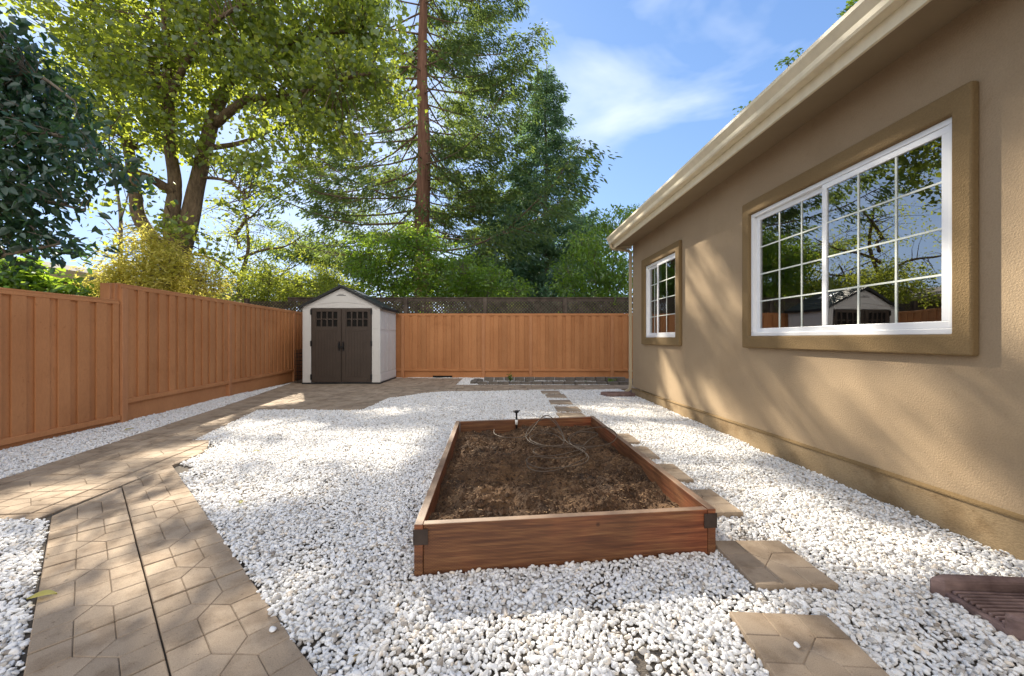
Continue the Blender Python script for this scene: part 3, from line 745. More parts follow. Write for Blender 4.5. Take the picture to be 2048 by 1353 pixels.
# ---------------------------------------------------------------- gravel (white pebbles)
def pebble_tree():
    ng = bpy.data.node_groups.new('pebbles', 'GeometryNodeTree')
    ng.interface.new_socket('Geometry', in_out='INPUT', socket_type='NodeSocketGeometry')
    ng.interface.new_socket('Geometry', in_out='OUTPUT', socket_type='NodeSocketGeometry')
    N = ng.nodes; K = ng.links.new
    gi, go = N.new('NodeGroupInput'), N.new('NodeGroupOutput'); jn = N.new('GeometryNodeJoinGeometry')
    for k in range(8):
        ico = N.new('GeometryNodeMeshIcoSphere'); ico.inputs['Radius'].default_value = 1; ico.inputs['Subdivisions'].default_value = 3 if k < 8 else 2
        sp_ = N.new('GeometryNodeSetPosition'); nz = N.new('ShaderNodeTexNoise'); nz.noise_dimensions = '4D'
        nz.inputs['W'].default_value = 3.7*k; nz.inputs['Scale'].default_value = .75; nz.inputs['Detail'].default_value = 1.2
        sub = N.new('ShaderNodeVectorMath'); sub.operation = 'SUBTRACT'; sub.inputs[1].default_value = (.5,.5,.5)
        mul = N.new('ShaderNodeVectorMath'); mul.operation = 'SCALE'; mul.inputs['Scale'].default_value = 1.5
        K(nz.outputs['Color'], sub.inputs[0]); K(sub.outputs[0], mul.inputs[0])
        K(ico.outputs['Mesh'], sp_.inputs['Geometry']); K(mul.outputs[0], sp_.inputs['Offset'])
        tr = N.new('GeometryNodeTransform'); tr.inputs['Scale'].default_value = (1, .62+.05*(k % 4), .46+.05*(k % 3))
        ss = N.new('GeometryNodeSetShadeSmooth'); sm = N.new('GeometryNodeSetMaterial'); sm.inputs['Material'].default_value = M['pebble']
        g2 = N.new('GeometryNodeGeometryToInstance')
        K(sp_.outputs[0], tr.inputs[0]); K(tr.outputs[0], ss.inputs[0]); K(ss.outputs[0], sm.inputs[0]); K(sm.outputs[0], g2.inputs[0]); K(g2.outputs[0], jn.inputs[0])
    iop = N.new('GeometryNodeInstanceOnPoints'); iop.inputs['Pick Instance'].default_value = True
    rr = N.new('FunctionNodeRandomValue'); rr.data_type = 'FLOAT_VECTOR'; rr.inputs[0].default_value = (-.55,-.55,0); rr.inputs[1].default_value = (.55,.55,6.283)
    na = N.new('GeometryNodeInputNamedAttribute'); na.data_type = 'FLOAT'; na.inputs['Name'].default_value = 'psize'
    K(gi.outputs[0], iop.inputs['Points']); K(jn.outputs[0], iop.inputs['Instance'])
    K(rr.outputs[0], iop.inputs['Rotation']); K(na.outputs[0], iop.inputs['Scale']); K(iop.outputs[0], go.inputs[0])
    return ng
def near_seg(x, y, a, b, r):
    ax, ay = a; bx, by = b; L2 = (bx-ax)**2+(by-ay)**2
    t = np.clip(((x-ax)*(bx-ax)+(y-ay)*(by-ay))/L2, 0, 1); return np.hypot(x-ax-t*(bx-ax), y-ay-t*(by-ay)) < r
def gravel():
    pts = []; sc = []
    for layer, (spc, zoff, szf) in enumerate(((.0185, .002, 1.0), (.0215, .012, 1.03))):
        xs = np.arange(-5.9, 3.0, spc); ys = np.arange(.9, 11.9, spc)
        X, Y = np.meshgrid(xs, ys); X = X.ravel(); Y = Y.ravel()
        X = X + RNG.uniform(-.5,.5,X.shape)*spc*1.1; Y = Y + RNG.uniform(-.5,.5,Y.shape)*spc*1.1
        px = CX + X/Y*F; keep = (px > -140) & (px < 2190)
        t = Y-A.y; fx = A.x - .1168*np.maximum(t, 0) - (5.33-5.525)*np.minimum(t, 0)/(A.y+1.5)*-1
        keep &= X > fx + .02
        keep &= X < HX + HB*Y - .012
        jit = RNG.uniform(-.012, .010, X.shape)
        for reg in PAVED:
            r = np.array(reg); c = r.mean(0); keep &= ~inpoly(X+jit, Y+jit, [tuple(c+(q-c)*1.0) for q in r])
        keep &= ~inpoly(X, Y, [(-3.35,3.8), (-2.95,3.62), (-2.9,2.72), (-3.2,2.50)])
        b4 = [FL, FR, BR, BL]; keep &= ~inpoly(X, Y, [(q.x, q.y) for q in b4])
        for (sx, sy, h) in STONES: keep &= ~((np.abs(X-sx) < h-.004) & (np.abs(Y-sy) < h-.004))
        keep &= ~((X > 2.03) & (X < 2.75) & (np.abs(Y-1.695) < .13))
        keep &= ~((X > 1.97) & (X < 2.6) & (np.abs(Y-8.02) < .12))
        # bare strip of soil between the two block rows, paved strip behind
        keep &= ~((Y > 10.02) & (Y < 10.88) & (X > -.8)) | ((X < -.45) & (Y > 10.2) & (Y < 10.9) & (X > -.95))
        # a few thin places where the soil shows
        hole = np.array([mn.noise(Vector((x*3.1, y*3.1, 5))) for x, y in zip(X, Y)])
        if layer == 1: keep &= hole > -.25
        else: keep &= (hole > -.62) | (RNG.random(X.shape) < .5)
        X, Y, hole = X[keep], Y[keep], hole[keep]
        Z = zoff + RNG.uniform(-.003, .005, X.shape) + .006*np.sin(X*2.3+Y*1.1)*np.cos(Y*1.7) + np.array([mn.noise(Vector((x*1.1, y*1.1, 9))) for x, y in zip(X, Y)])*.008
        pts.append(np.stack([X, Y, Z], 1)); sc.append(szf*((.0090+.0078*RNG.random(X.shape)**1.8)+.0045*(RNG.random(X.shape) > .95)))
    pts = np.concatenate(pts); sc = np.concatenate(sc)
    me = bpy.data.meshes.new('gravel'); me.vertices.add(len(pts)); me.vertices.foreach_set('co', pts.astype(np.float32).ravel())
    at_ = me.attributes.new('psize', 'FLOAT', 'POINT'); at_.data.foreach_set('value', sc.astype(np.float32))
    me.materials.append(M['pebble']); me.update()
    o = bpy.data.objects.new('gravel', me); C.objects.link(o)
    md = o.modifiers.new('pebbles', 'NODES'); md.node_group = pebble_tree()
    tag(o, 'white pebble gravel covering the yard between the paving, the bed and the house', 'gravel', kind='stuff')
    print('pebbles', len(pts))
gravel()
def pebble(px, py, z, r, lab):
    import bmesh
    bm = bmesh.new(); bmesh.ops.create_icosphere(bm, subdivisions=3, radius=1)
    for v in bm.verts: v.co += mn.noise_vector(v.co*.8+Vector((px,0,0)))*.3
    me = bpy.data.meshes.new('pebble'); bm.to_mesh(me); bm.free(); me.materials.append(M['pebble'])
    me.polygons.foreach_set('use_smooth', [True]*len(me.polygons))
    o = bpy.data.objects.new('pebble', me); C.objects.link(o); q = G(px, py, z); o.location = (q[0], q[1], z+r*.4); o.scale = (r, r*.7, r*.5); o.rotation_euler = (0,0,px)
    tag(o, lab, 'pebble', 'stray white pebbles on the paving')
pebble(542, 1228, .02, .015, 'white pebble on the edge of the paved walkway, the farther one of two')
pebble(546, 1262, .02, .017, 'white pebble on the edge of the paved walkway, the nearer one of two')
pebble(1594, 1293, .042, .014, 'white pebble lying alone on the nearest stepping stone')

lt = MB()
for k in range(900):
    x, y = random.uniform(-4.2, 2.7), random.uniform(1.1, 9)
    if any(inpoly(x, y, q) for q in PAVED) and random.random() < .75: continue
    if inpoly(x, y, [(q.x, q.y) for q in (FL, FR, BR, BL)]) or x > HX+HB*y-.03 or x < -5.3: continue
    t = random.uniform(0, 6.28); l = random.uniform(.004, .014); w = l*random.uniform(.2, .5); p = Vector((x, y, .026+random.random()*.008))
    u = Vector((math.cos(t), math.sin(t), random.uniform(-.3,.3)))*l; v = Vector((-math.sin(t), math.cos(t), random.uniform(-.3,.3)))*w
    lt.add([p-u, p-v*.9+u*.1, p+u, p+v+u*.1], [(0,1,2,3)])
tag(lt.build('leaf_litter', 'litter'), 'scattered bits of dry brown leaf and twig on the gravel and paving', 'leaf litter', kind='stuff')

# ---------------------------------------------------------------- vegetation
# gaps in the canopies: places on the ground / wall that the sun reaches
def GE(cx, cy, rx, ry, k):
    w = G(cx, cy); q = (cy-CY); return (w[0], w[1], rx/q*E+.10, ry*w[1]/q+.12, min(1, k+.14))
LIT = [GE(*t) for t in [
 (110,1000,90,28,.96),(370,908,50,14,.95),(262,1060,48,95,.96),(130,1085,40,45,.9),(300,1150,80,35,.85),(255,1215,60,20,.8),(20,1130,60,110,.95),
 (340,1200,40,30,.7),(370,1270,60,30,.7),(430,1320,70,30,.7),(600,1190,50,40,.75),
 (455,925,70,30,.9),(560,862,90,12,.95),(700,880,110,16,.95),(640,915,110,18,.95),(520,990,70,30,.85),(650,985,60,22,.8),(590,800,60,12,.95),
 (830,870,60,10,.9),(800,905,60,15,.85),(780,945,40,12,.8),(850,815,70,8,.9),(760,830,60,8,.9),(1000,795,60,5,.9),(900,800,40,5,.9),(1100,835,60,8,.8),
 (1180,1240,190,42,.95),(1400,1300,160,45,.92),(980,1260,80,35,.8),(1050,1320,140,28,.9),(870,1320,90,28,.75),(1250,1160,60,18,.5),
 (1330,870,90,16,.95),(1420,905,110,20,.95),(1470,960,110,20,.9),(1600,1000,90,20,.85),(1640,1065,130,28,.95),(1790,1110,120,35,.95),(1940,1140,90,30,.85),
 (1240,825,70,12,.9),(1300,800,60,8,.8),(1550,1150,40,25,.8),(1580,1250,60,25,.85),(1330,1230,60,30,.8),
 (1120,975,60,22,.95),(1030,1000,90,18,.9),(960,880,50,12,.9),(930,920,30,15,.7),(1250,975,60,14,.9),(1340,1000,60,12,.9),(1120,870,60,8,.7),(1180,920,40,10,.6),(1100,1010,200,14,.85)]]
for k_ in range(len(LIT)-8, len(LIT)):      # the bed soil lies higher than the ground
    e_ = LIT[k_]; LIT[k_] = (e_[0]*.84+.16, e_[1]*.84-.28, e_[2]*.9, e_[3]*.9, e_[4])
def HW(px, py):           # wall point seen at a photo pixel -> (Y, Z)
    y = ynear(px); return y, E-(py-CY)*y/F
WLIT = []
for (x, y, rx, ry, k) in [(2040,380,45,260,.98),(2040,640,30,60,.6),(1920,900,120,60,.35),(1800,830,70,110,.75),(1740,760,60,50,.7),(1600,760,60,70,.85),(1560,850,60,60,.8),(1520,760,30,60,.8),
                          (1440,640,25,60,.9),(1400,560,30,60,.85),(1380,480,16,40,.8),(1310,730,20,50,.95),(1345,780,15,50,.95),(1290,800,20,40,.9),(1420,800,30,60,.8),(1460,860,50,50,.7),
                          (1680,640,150,30,.5),(1640,560,120,150,.55),(1800,480,60,200,.5),(1320,590,40,110,.7),(1700,1000,60,40,.5)]:
    yy, zz = HW(x, y); WLIT.append((yy, zz, abs(rx*yy*yy/(F*HX))+.1, ry*yy/F+.1, k))
def keep_mask(c, base=0.0, power=1.0):
    x, y, z = c[:,0], c[:,1], c[:,2]
    gx = x + z*SUNX/SUNZ; gy = y - z/SUNZ; drop = np.full(len(c), base)
    for (ex, ey, rx, ry, k) in LIT:
        r = np.hypot((gx-ex)/rx, (gy-ey)/ry); drop = np.maximum(drop, k*np.clip((1.12-r)/.3, 0, 1))
    t = (HX + HB*y*.3 - x)/SUNX; wy = y-t; wz = z-SUNZ*t; hit = gx > HX
    dw_ = np.full(len(c), base)
    for (ey, ez, ry, rz_, k) in WLIT:
        r = np.hypot((wy-ey)/ry, (wz-ez)/rz_); dw_ = np.maximum(dw_, k*np.clip((1.15-r)/.4, 0, 1))
    drop = np.where(hit, dw_, drop)*power
    return RNG.random(len(c)) > drop

def unit(v): return v/np.maximum(np.linalg.norm(v, axis=1, keepdims=True), 1e-9)
def leafmesh(name, mat, cen, size, wid, parent, droop=.3, up=.5, dirs=None, var=.35, fold=.18, rnd=None, gaps=1.0):
    k = keep_mask(cen, 0, gaps) if gaps else np.ones(len(cen), bool)
    cen = cen[k]; n = len(cen)
    if dirs is not None: dirs = dirs[k]
    if rnd is not None: rnd = rnd[k]
    dv = RNG.normal(size=(n,3)); dv[:,2] = dv[:,2]*.6 - droop
    if dirs is not None: dv = dv*.6 + dirs*1.3
    dv = unit(dv)
    nv = RNG.normal(size=(n,3)); nv[:,2] += up*2; nv -= dv*np.sum(nv*dv, 1, keepdims=True); nv = unit(nv)
    sv_ = np.cross(dv, nv); s = (size*(1-var+2*var*RNG.random(n)))[:,None]; w = s*wid
    V = np.stack([cen, cen+dv*s*.32+sv_*w*.5+nv*w*fold, cen+dv*s*.68+sv_*w*.38+nv*w*fold*.7, cen+dv*s-nv*s*.08,
                  cen+dv*s*.68-sv_*w*.38+nv*w*fold*.7, cen+dv*s*.32-sv_*w*.5+nv*w*fold], 1).reshape(-1,3)
    base = (np.arange(n)*6)[:,None]; Fc = np.concatenate([base+np.array([[0,1,2,3]]), base+np.array([[0,3,4,5]])], 1).reshape(-1,4)
    me = bpy.data.meshes.new(name); me.vertices.add(len(V)); me.vertices.foreach_set('co', V.astype(np.float32).ravel())
    me.loops.add(Fc.size); me.loops.foreach_set('vertex_index', Fc.astype(np.int32).ravel())
    me.polygons.add(len(Fc)); me.polygons.foreach_set('loop_start', (np.arange(len(Fc))*4).astype(np.int32))
    me.update(calc_edges=True)
    r = RNG.random(n)**1.5 if rnd is None else np.clip(rnd + RNG.normal(size=n)*.16, 0, 1)
    at_ = me.attributes.new('rnd', 'FLOAT', 'FACE'); at_.data.foreach_set('value', np.repeat(r, 2).astype(np.float32))
    me.materials.append(M[mat]); o = bpy.data.objects.new(name, me); C.objects.link(o)
    if parent: o.parent = parent
    return o
def nodes_of(limbs):
    out = []
    for pts, rad in limbs:
        for p, r in zip(pts, rad): out.append((p[0], p[1], p[2], r))
    return np.array(out)
def limb(ctrl, r0, r1, wob=.08, n=7):
    pts = spline([Vector(c)+Vector([random.uniform(-wob,wob) for _ in range(3)]) for c in ctrl], n); k = len(pts)
    return pts, [r0+(r1-r0)*(i/(k-1))**.8 for i in range(k)]
def broadleaf(name, label, cat, base, limbs, lobes, ncl, lpc, lsize, wid, mats, crad=.35, group=None, droop=.3, up=.5, gaps=1., flat=.7, tw=.012, sides=9, bark='bark_maple', twigs=True, rnds=True, cname='crown', parent_thing=None):
    """tree whose leaf clusters fill the lobes (x,y,z,rx,ry,rz,weight) and hang on twigs from the nearest limb"""
    root = parent_thing or thing(name, label, cat, base, 0, group); off = Vector(base)
    tm = MB(); limbs = [([Vector(p) for p in pts], rad) for pts, rad in limbs]
    nd = nodes_of(limbs)
    wts = np.array([l[6] for l in lobes], float); wts /= wts.sum()
    idx = RNG.choice(len(lobes), ncl, p=wts); lb = np.array([l[:6] for l in lobes])[idx]
    q = RNG.normal(size=(ncl,3)); q = unit(q)*(RNG.random((ncl,1))**.42)
    cc = lb[:,:3] + q*lb[:,3:6]
    cc = cc[keep_mask(cc, 0, .9*gaps)] if gaps else cc
    for pts, rad in limbs: tm.tube([p-off for p in pts], rad, sides)
    if twigs:
        for c in cc:
            dd = np.linalg.norm(nd[:,:3]-c, axis=1); j = int(np.argmin(dd + nd[:,3]*1.5)); s = Vector(nd[j,:3]); e = Vector(c)
            L_ = (e-s).length
            if L_ < .1: continue
            m = s.lerp(e, .5) + Vector((random.uniform(-.12,.12), random.uniform(-.12,.12), random.uniform(-.02,.16)))*L_
            r0 = min(nd[j,3]*.5, tw*(.8+L_*.6)); tm.tube([s-off, s.lerp(m,.6)+Vector((0,0,.03*L_))-off, m-off, e-off], [r0, r0*.8, r0*.6, .004], 4, False)
    tm.build('trunk', bark, root, True)
    n = len(cc)*lpc; cl = np.repeat(cc, lpc, 0); o = RNG.normal(size=(n,3))*crad*np.array([1,1,flat])*.62
    crn = np.repeat(RNG.random(len(cc)), lpc)*.75 if rnds else None
    lo = leafmesh(cname, mats, cl+o, lsize, wid, None, droop, up, gaps=gaps, rnd=crn)
    lo.parent = root; lo.matrix_parent_inverse = Matrix.Translation(-off)
    return root

# --- big maple behind the left fence
EXTRA = [(-5.9, 4.6, .9, 1.7, .97), (-6.4, 9.0, 1.7, 1.3, .9), (-7.2, 3.0, .8, 1.5, .8)]   # sun that reaches the golden and lime shrubs
LIT += EXTRA
def lobe(px, py, rx, ry, Y, dy=1.4, w=None):
    x, y, z = at(px, py, Y); return (x, y, z, rx*Y/F, dy, ry*Y/F, w or rx*ry)
mb_ = at(352, 700, 9.6); base = (mb_[0], 9.6, 0)
def A3(px, py, Y=9.6): return at(px, py, Y)
limbs = [
 limb([base, A3(350,600), A3(352,500)], .34, .27, .02),
 limb([A3(348,520), A3(352,440,9.5), A3(345,370,9.4), A3(342,290,9.3), A3(338,200,9.2), A3(330,90,9.1), A3(325,-60,9)], .20, .06),
 limb([A3(365,520), A3(385,440), A3(400,360), A3(430,250), A3(455,160), A3(520,60), A3(570,-60)], .24, .08),
 limb([A3(335,510), A3(290,440,9.8), A3(272,370,9.9), A3(262,290,10), A3(230,180,10), A3(190,60,10.1), A3(160,-60,10)], .18, .06),
 limb([A3(340,385,9.4), A3(300,350,9), A3(250,330,8.6), A3(190,320,8.3)], .13, .03),
 limb([A3(342,200,9.2), A3(370,120,8.8), A3(420,60,8.4), A3(480,20,8.2)], .09, .03),
 limb([A3(430,250), A3(500,200,9.1), A3(580,190,8.8), A3(660,170,8.6), A3(740,150,8.5)], .12, .03),
 limb([A3(455,160), A3(540,110,9.3), A3(640,70,9), A3(720,60,8.9)], .11, .03),
 limb([A3(415,300), A3(470,290,9.8), A3(540,260,10), A3(620,230,10.2)], .08, .02),
 limb([A3(400,360), A3(450,360,9.3), A3(490,400,9.2)], .05, .015),
 limb([A3(262,290,10), A3(200,240,10.1), A3(140,200,10.1)], .09, .02),
]
lobes = [lobe(*t) for t in [(190,110,110,90,9.6),(330,70,150,100,9.4),(480,60,140,90,9.2),(610,60,120,90,9),(730,60,90,70,8.9),
  (330,180,130,70,9.2),(440,150,100,60,9.2),(560,190,90,65,8.9),(680,170,85,60,8.7),(755,160,60,35,8.6),(640,255,70,50,8.9),(690,300,35,45,8.8),(560,300,60,45,9.3),
  (220,230,110,60,9.3),(330,260,80,40,8.9),(250,330,60,35,8.6),(500,340,60,35,9.4),(470,400,45,45,9.3),(560,360,35,30,9.3),
  (300,430,50,40,9.3),(390,470,50,50,9.2),(500,440,25,45,9.2),(420,330,40,40,9.6),(380,-60,330,100,9.4),(250,470,50,30,9.6)]]
lobes = [l[:6]+(l[6]*(1.0 if l[2] > 4.6 else .7),) for l in lobes]
broadleaf('maple_tree', 'large sunlit maple with several leaning trunks, behind the left fence', 'tree', base, limbs, lobes, 1150, 26, .105, .95, 'lf_maple', .31, droop=.5, up=.25)

# --- near dark-leaved tree overhanging from the left
db = (-7.4, 4.3, 0)
def D(px, py, Y=4.6): return at(px, py, Y)
dl = [limb([db, (-7.3,4.3,1.5), (-7.1,4.4,2.8), (-6.9,4.5,4.0), (-6.6,4.6,5.4)], .16, .06, .03),
      limb([(-7.1,4.4,2.6), D(-60,420), D(60,400), D(170,420)], .06, .012, .03), limb([(-7.,4.4,3.2), D(-40,300), D(80,270), D(200,300)], .06, .012, .03),
      limb([(-6.9,4.5,4.), D(-30,180), D(60,150), D(150,200)], .05, .012, .03), limb([(-7.1,4.4,2.2), D(-60,520), D(40,500), D(130,490)], .04, .01, .03)]
dlo = [lobe(a, b, c, e, 4.6, .55) for a, b, c, e in [(-60,130,120,100),(40,130,70,60),(20,240,110,80),(130,290,80,60),(180,330,60,45),(30,360,110,70),(120,390,70,45),(20,460,100,55),(100,480,50,30),(-80,400,120,170),(20,70,60,40),(60,200,90,60)]]
broadleaf('broadleaf_tree', 'dark glossy leaved tree reaching in from the left edge above the fence', 'tree', db, dl, dlo, 400, 16, .105, .52, 'lf_dark', .24, droop=.9, up=.2, bark='bark_grey', tw=.006, gaps=.9)

# --- redwood and conifers
def conifer(name, label, base, H, r0, z0, prof, nb, foliage, mat, bark, lsize, wid, cl_r, per, start, gaps=1., extra=0, side=1., lv=(.72, 1.15), spray_out=.5, rise=.0, cat='tree', lean=0, tw=.03, sway=.1, skip=None):
    root = thing(name, label, cat, base); B_ = Vector(base); tm = MB()
    top = B_+Vector((lean, 0, H)); tp = [B_.lerp(top, i/24)+Vector((math.sin(i*.9)*.05, math.cos(i*.7)*.05, 0)) for i in range(25)]
    tr_ = [r0*(1-.94*(i/24)**.9) + (r0*.35 if i == 0 else 0) for i in range(25)]
    tm.tube([p-B_ for p in tp], tr_, 14); tm.build('trunk', bark, root, True)
    bm_ = MB(); cen = []; dirs = []; rn = []
    for k in range(nb):
        t = (k+random.random())/nb; z = z0 + (H-.4-z0)*t**1.05
        az = k*2.39996 + random.uniform(-.4,.4); Lb = prof((z-z0)/(H-z0))*random.uniform(*lv)
        if math.cos(az) > -.1 and side < 1: Lb *= .62 if z < 14 else .80
        if skip and skip(z, az): continue
        s = B_ + Vector((lean*z/H, 0, z)); hd = Vector((math.cos(az), math.sin(az), 0)); sd = Vector((-hd.y, hd.x, 0))
        dr = random.uniform(-.18, .10) + rise; cur = random.uniform(-.2,.2); pts = []
        for i in range(9):
            u = i/8; pts.append(s + hd*Lb*u + sd*Lb*cur*u*u + Vector((0,0,Lb*(dr*u*1.2 - .09*math.sin(u*2.4) + .24*u**3)))+Vector((random.uniform(-1,1),random.uniform(-1,1),random.uniform(-1,1)))*sway*u)
        rb = tw*(.5+Lb/7.)*1.; bm_.tube([p-B_ for p in pts], [rb*(1-.85*i/8) for i in range(9)], 5, False)
        m = int(foliage*Lb)
        tone = random.random()*.6
        for j in range(m):
            u = start + (1-start)*random.random()**.75; f = u*8; i0 = min(int(f), 7); p = pts[i0].lerp(pts[i0+1], f-i0)
            side = random.choice((-1,1)); out = random.random()**.7*spray_out*Lb*.42*(1.15-u*.75)
            q_ = p + sd*side*out + hd*out*.55 + Vector((0,0,-random.uniform(.0,.35)*out - random.uniform(0,.25)))
            if out > .35 and random.random() < .35: bm_.tube([p-B_, q_-B_], [.014, .006], 3, False)
            cen.append(q_); dirs.append(sd*side*.7+hd*.6+Vector((0,0,-.45))); rn.append(tone)
    while extra > 0:        # sprays on the side the sun comes through, leaving the lit gaps open
        gx, gy = random.uniform(-4, 5.5), random.uniform(.8, 9); yy = base[1]+random.uniform(-3, 3); dy_ = yy-gy
        p = Vector((gx-SUNX*dy_, yy, SUNZ*dy_)); rr_ = math.hypot(p.x-base[0], p.y-base[1])
        if p.z > z0 and rr_ < prof((p.z-z0)/(H-z0))*1.05 and rr_ > .8 and keep_mask(np.array([tuple(p)]), 0, 1.1)[0]:
            cen.append(p); dirs.append(Vector((p.x-base[0], p.y-base[1], -3)).normalized()); rn.append(random.random()*.5); extra -= 1
            inn = Vector((base[0]+(p.x-base[0])*.8, base[1]+(p.y-base[1])*.8, p.z+.1)); bm_.tube([inn-B_, p-B_], [.02, .008], 3, False)
    bm_.build('branches', 'branch', root, True)
    c = np.array([tuple(v) for v in cen]); dd = np.array([tuple(v) for v in dirs]); rn = np.array(rn)
    km = keep_mask(c, 0, .9*gaps) if gaps else np.ones(len(c), bool); c, dd, rn = c[km], dd[km], rn[km]
    n = len(c)*per; cl = np.repeat(c, per, 0)+RNG.normal(size=(n,3))*cl_r*np.array([1,1,.6])
    lo = leafmesh('crown', mat, cl, lsize, wid, None, .2, .4, dirs=np.repeat(unit(dd), per, 0), gaps=gaps, rnd=np.repeat(rn, per)+.05)
    lo.parent = root; lo.matrix_parent_inverse = Matrix.Translation(-B_)
    return root
RY = 21.; rx_ = at(846, 450, RY)[0]
conifer('redwood_tree', 'tall redwood with straight reddish trunk and long sparse branches, taller than the photo', (rx_, RY, 0), 31, .56, 4.2,
        lambda t: 9.6*(1-t)**.62+.3 if t > .06 else 8.0, 230, 9.5, 'lf_red', 'bark_red', .22, .28, .19, 15, .32, spray_out=.52, tw=.036, side=.88, extra=600, skip=lambda z, az: math.sin(az) < -.75 and random.random() < .7)
CY_ = 24.; cx_ = at(1092, 450, CY_)[0]
conifer('conifer_tree', 'pointed blue green conifer standing right of the redwood', (cx_, CY_, 0), 18.4, .26, 1.8, lambda t: 4.2*(1-t)**.70+.08, 210, 10, 'lf_con', 'bark_grey', .20, .32, .17, 15, .12, spray_out=.7, tw=.03, rise=.02, lv=(.82, 1.06))
conifer('conifer_tree', 'small dark conifer low down between the redwood and the pointed conifer', (at(1010,450,22)[0], 22, 0), 9.5, .2, 1.6, lambda t: 3.4*(1-t)**.6+.2, 70, 14, 'lf_con', 'bark_grey', .25, .30, .18, 10, .2, spray_out=.7, rise=.0)
conifer('conifer_tree', 'far conifer peeking out on the right side of the pointed conifer', (at(1165,450,29)[0], 29, 0), 11, .22, 1.6, lambda t: 3.2*(1-t)**.6+.2, 70, 14, 'lf_con', 'bark_grey', .28, .30, .2, 10, .2, spray_out=.7, rise=.0)

# --- bushes and small trees beyond the fences
LIT = LIT[:-len(EXTRA)]
def bush(name, label, cx, yb_, lob, ncl, lpc, ls, wid, mat, crad=.3, Y=13.4, cat='shrub', bark='bark_grey', dy=1.1, gaps=.9, droop=.3, group=None, stems=5):
    b = (at(cx, yb_, Y)[0], Y, 0); ll = []
    for k in range(stems):
        l = lob[k % len(lob)]; e = at(l[0], l[1], Y)
        ll.append(limb([b, (b[0]+(e[0]-b[0])*.3, Y, e[2]*.45), e], .06, .015, .05, 5))
    broadleaf(name, label, cat, b, ll, [lobe(*l, Y, dy) for l in lob], ncl, lpc, ls, wid, mat, crad, tw=.01, bark=bark, gaps=gaps, droop=droop, group=group)
bush('round_shrub', 'big round bright green shrub over the back fence, right behind the shed roof', 790, 620, [(780,530,85,70),(740,520,50,50),(830,500,60,50),(870,560,50,50),(800,590,100,30),(840,470,25,20),(790,640,90,30)], 620, 22, .11, .5, 'lf_lush', .24, 13.6, gaps=.3)
bush('round_shrub', 'dark green shrub over the back fence, in the middle behind the lattice', 940, 620, [(930,550,60,60),(980,570,50,45),(1030,585,40,30),(900,590,60,30),(960,635,100,25)], 380, 20, .11, .5, 'lf_lush', .24, 14.2, gaps=.3)
bush('broadleaf_tree', 'light green tree with drooping sprays over the lattice fence, touching the house corner', 1200, 620, [(1190,520,75,75),(1235,470,45,50),(1140,560,40,40),(1240,560,50,50),(1200,600,60,22),(1260,430,25,30),(1170,610,30,18),(1235,605,30,20),(1170,640,80,22)], 430, 19, .13, .42, 'lf_lush', .24, 13.2, cat='tree', gaps=.4, droop=.9)
bush('golden_shrub', 'feathery golden yellow shrub behind the left fence, at the foot of the maple', 300, 620, [(300,530,70,60),(350,550,60,50),(240,560,45,40),(300,480,25,30),(400,565,45,35),(200,575,30,20)], 330, 26, .11, .24, 'lf_yel', .24, 8.6, dy=.5, gaps=.6)
bush('lime_shrub', 'lime green shrub behind the left fence, left of the shed roof', 510, 620, [(480,580,50,40),(540,575,50,45),(600,575,50,40),(640,590,50,30),(570,600,80,20),(520,545,40,25)], 330, 22, .10, .45, 'lf_lime', .28, 13.2, gaps=.5)
bush('lime_shrub', 'yellow green foliage seen between the left fence and the redwood, behind the lime shrub', 680, 620, [(690,585,40,25),(650,560,40,35),(700,600,50,20)], 220, 26, .10, .45, 'lf_lime', .3, 16.5, gaps=.4)
bush('broadleaf_shrub', 'green shrub with big sunlit leaves at the far left above the low fence', 60, 640, [(30,560,70,35),(95,580,45,22),(-60,560,90,50)], 200, 16, .13, .6, 'lf_lush', .22, 6.9, dy=.35, gaps=.5)
sx_, sy_ = -11.6, 16.5
cl_ = [limb([(sx_,sy_,0),(sx_+.1,sy_,2),(sx_,sy_,3.6),(sx_+.3,sy_,5.2),(sx_+.1,sy_,7.2)], .19, .03, .06)]
for z_, dx_, dy_, l_ in ((2.6,-1,.3,2.6),(3.0,1,-.4,2.8),(3.6,.6,1,2.2),(4.0,-1,-.6,2.6),(4.5,1,.2,2.4),(5.2,-.8,.7,1.8),(5.6,.9,-.5,1.8)):
    cl_.append(limb([(sx_,sy_,z_),(sx_+dx_*l_*.35,sy_+dy_*l_*.35,z_+.5),(sx_+dx_*l_*.7,sy_+dy_*l_*.7,z_+.65),(sx_+dx_*l_,sy_+dy_*l_,z_+1.25)], .085, .015, .12))
broadleaf('slender_tree', 'slender dark tree with curving limbs and thin leaves, between the maple and the redwood', 'tree', (sx_,sy_,0), cl_, [(sx_,sy_,5,2.8,2.2,2.4,1),(sx_,sy_,3.6,2.4,2,1.2,.5)], 170, 14, .12, .4, 'lf_lime', .3, bark='bark_maple', tw=.012, gaps=.5, droop=.6)
# thin bare grey tree behind the golden shrub
bt = thing('bare_tree', 'thin grey nearly bare tree behind the golden shrub, left of the maple trunks', 'tree', (at(250,640,11)[0], 11, 0))
tb = MB(); o3 = Vector(bt.location)
for lp, r in (([(250,640),(245,520),(240,430),(228,370),(212,330)], .07), ([(240,440),(255,400),(262,360)], .03), ([(247,540),(200,500),(170,520),(150,500)], .03), ([(243,480),(215,440),(190,430)], .025), ([(228,370),(250,345),(275,350)], .02)):
    pts, rr_ = limb([at(a, b, 11) for a, b in lp], r, r*.3, .03, 5); tb.tube([p-o3 for p in pts], rr_, 6)
tb.build('trunk', 'bark_grey', bt, True)
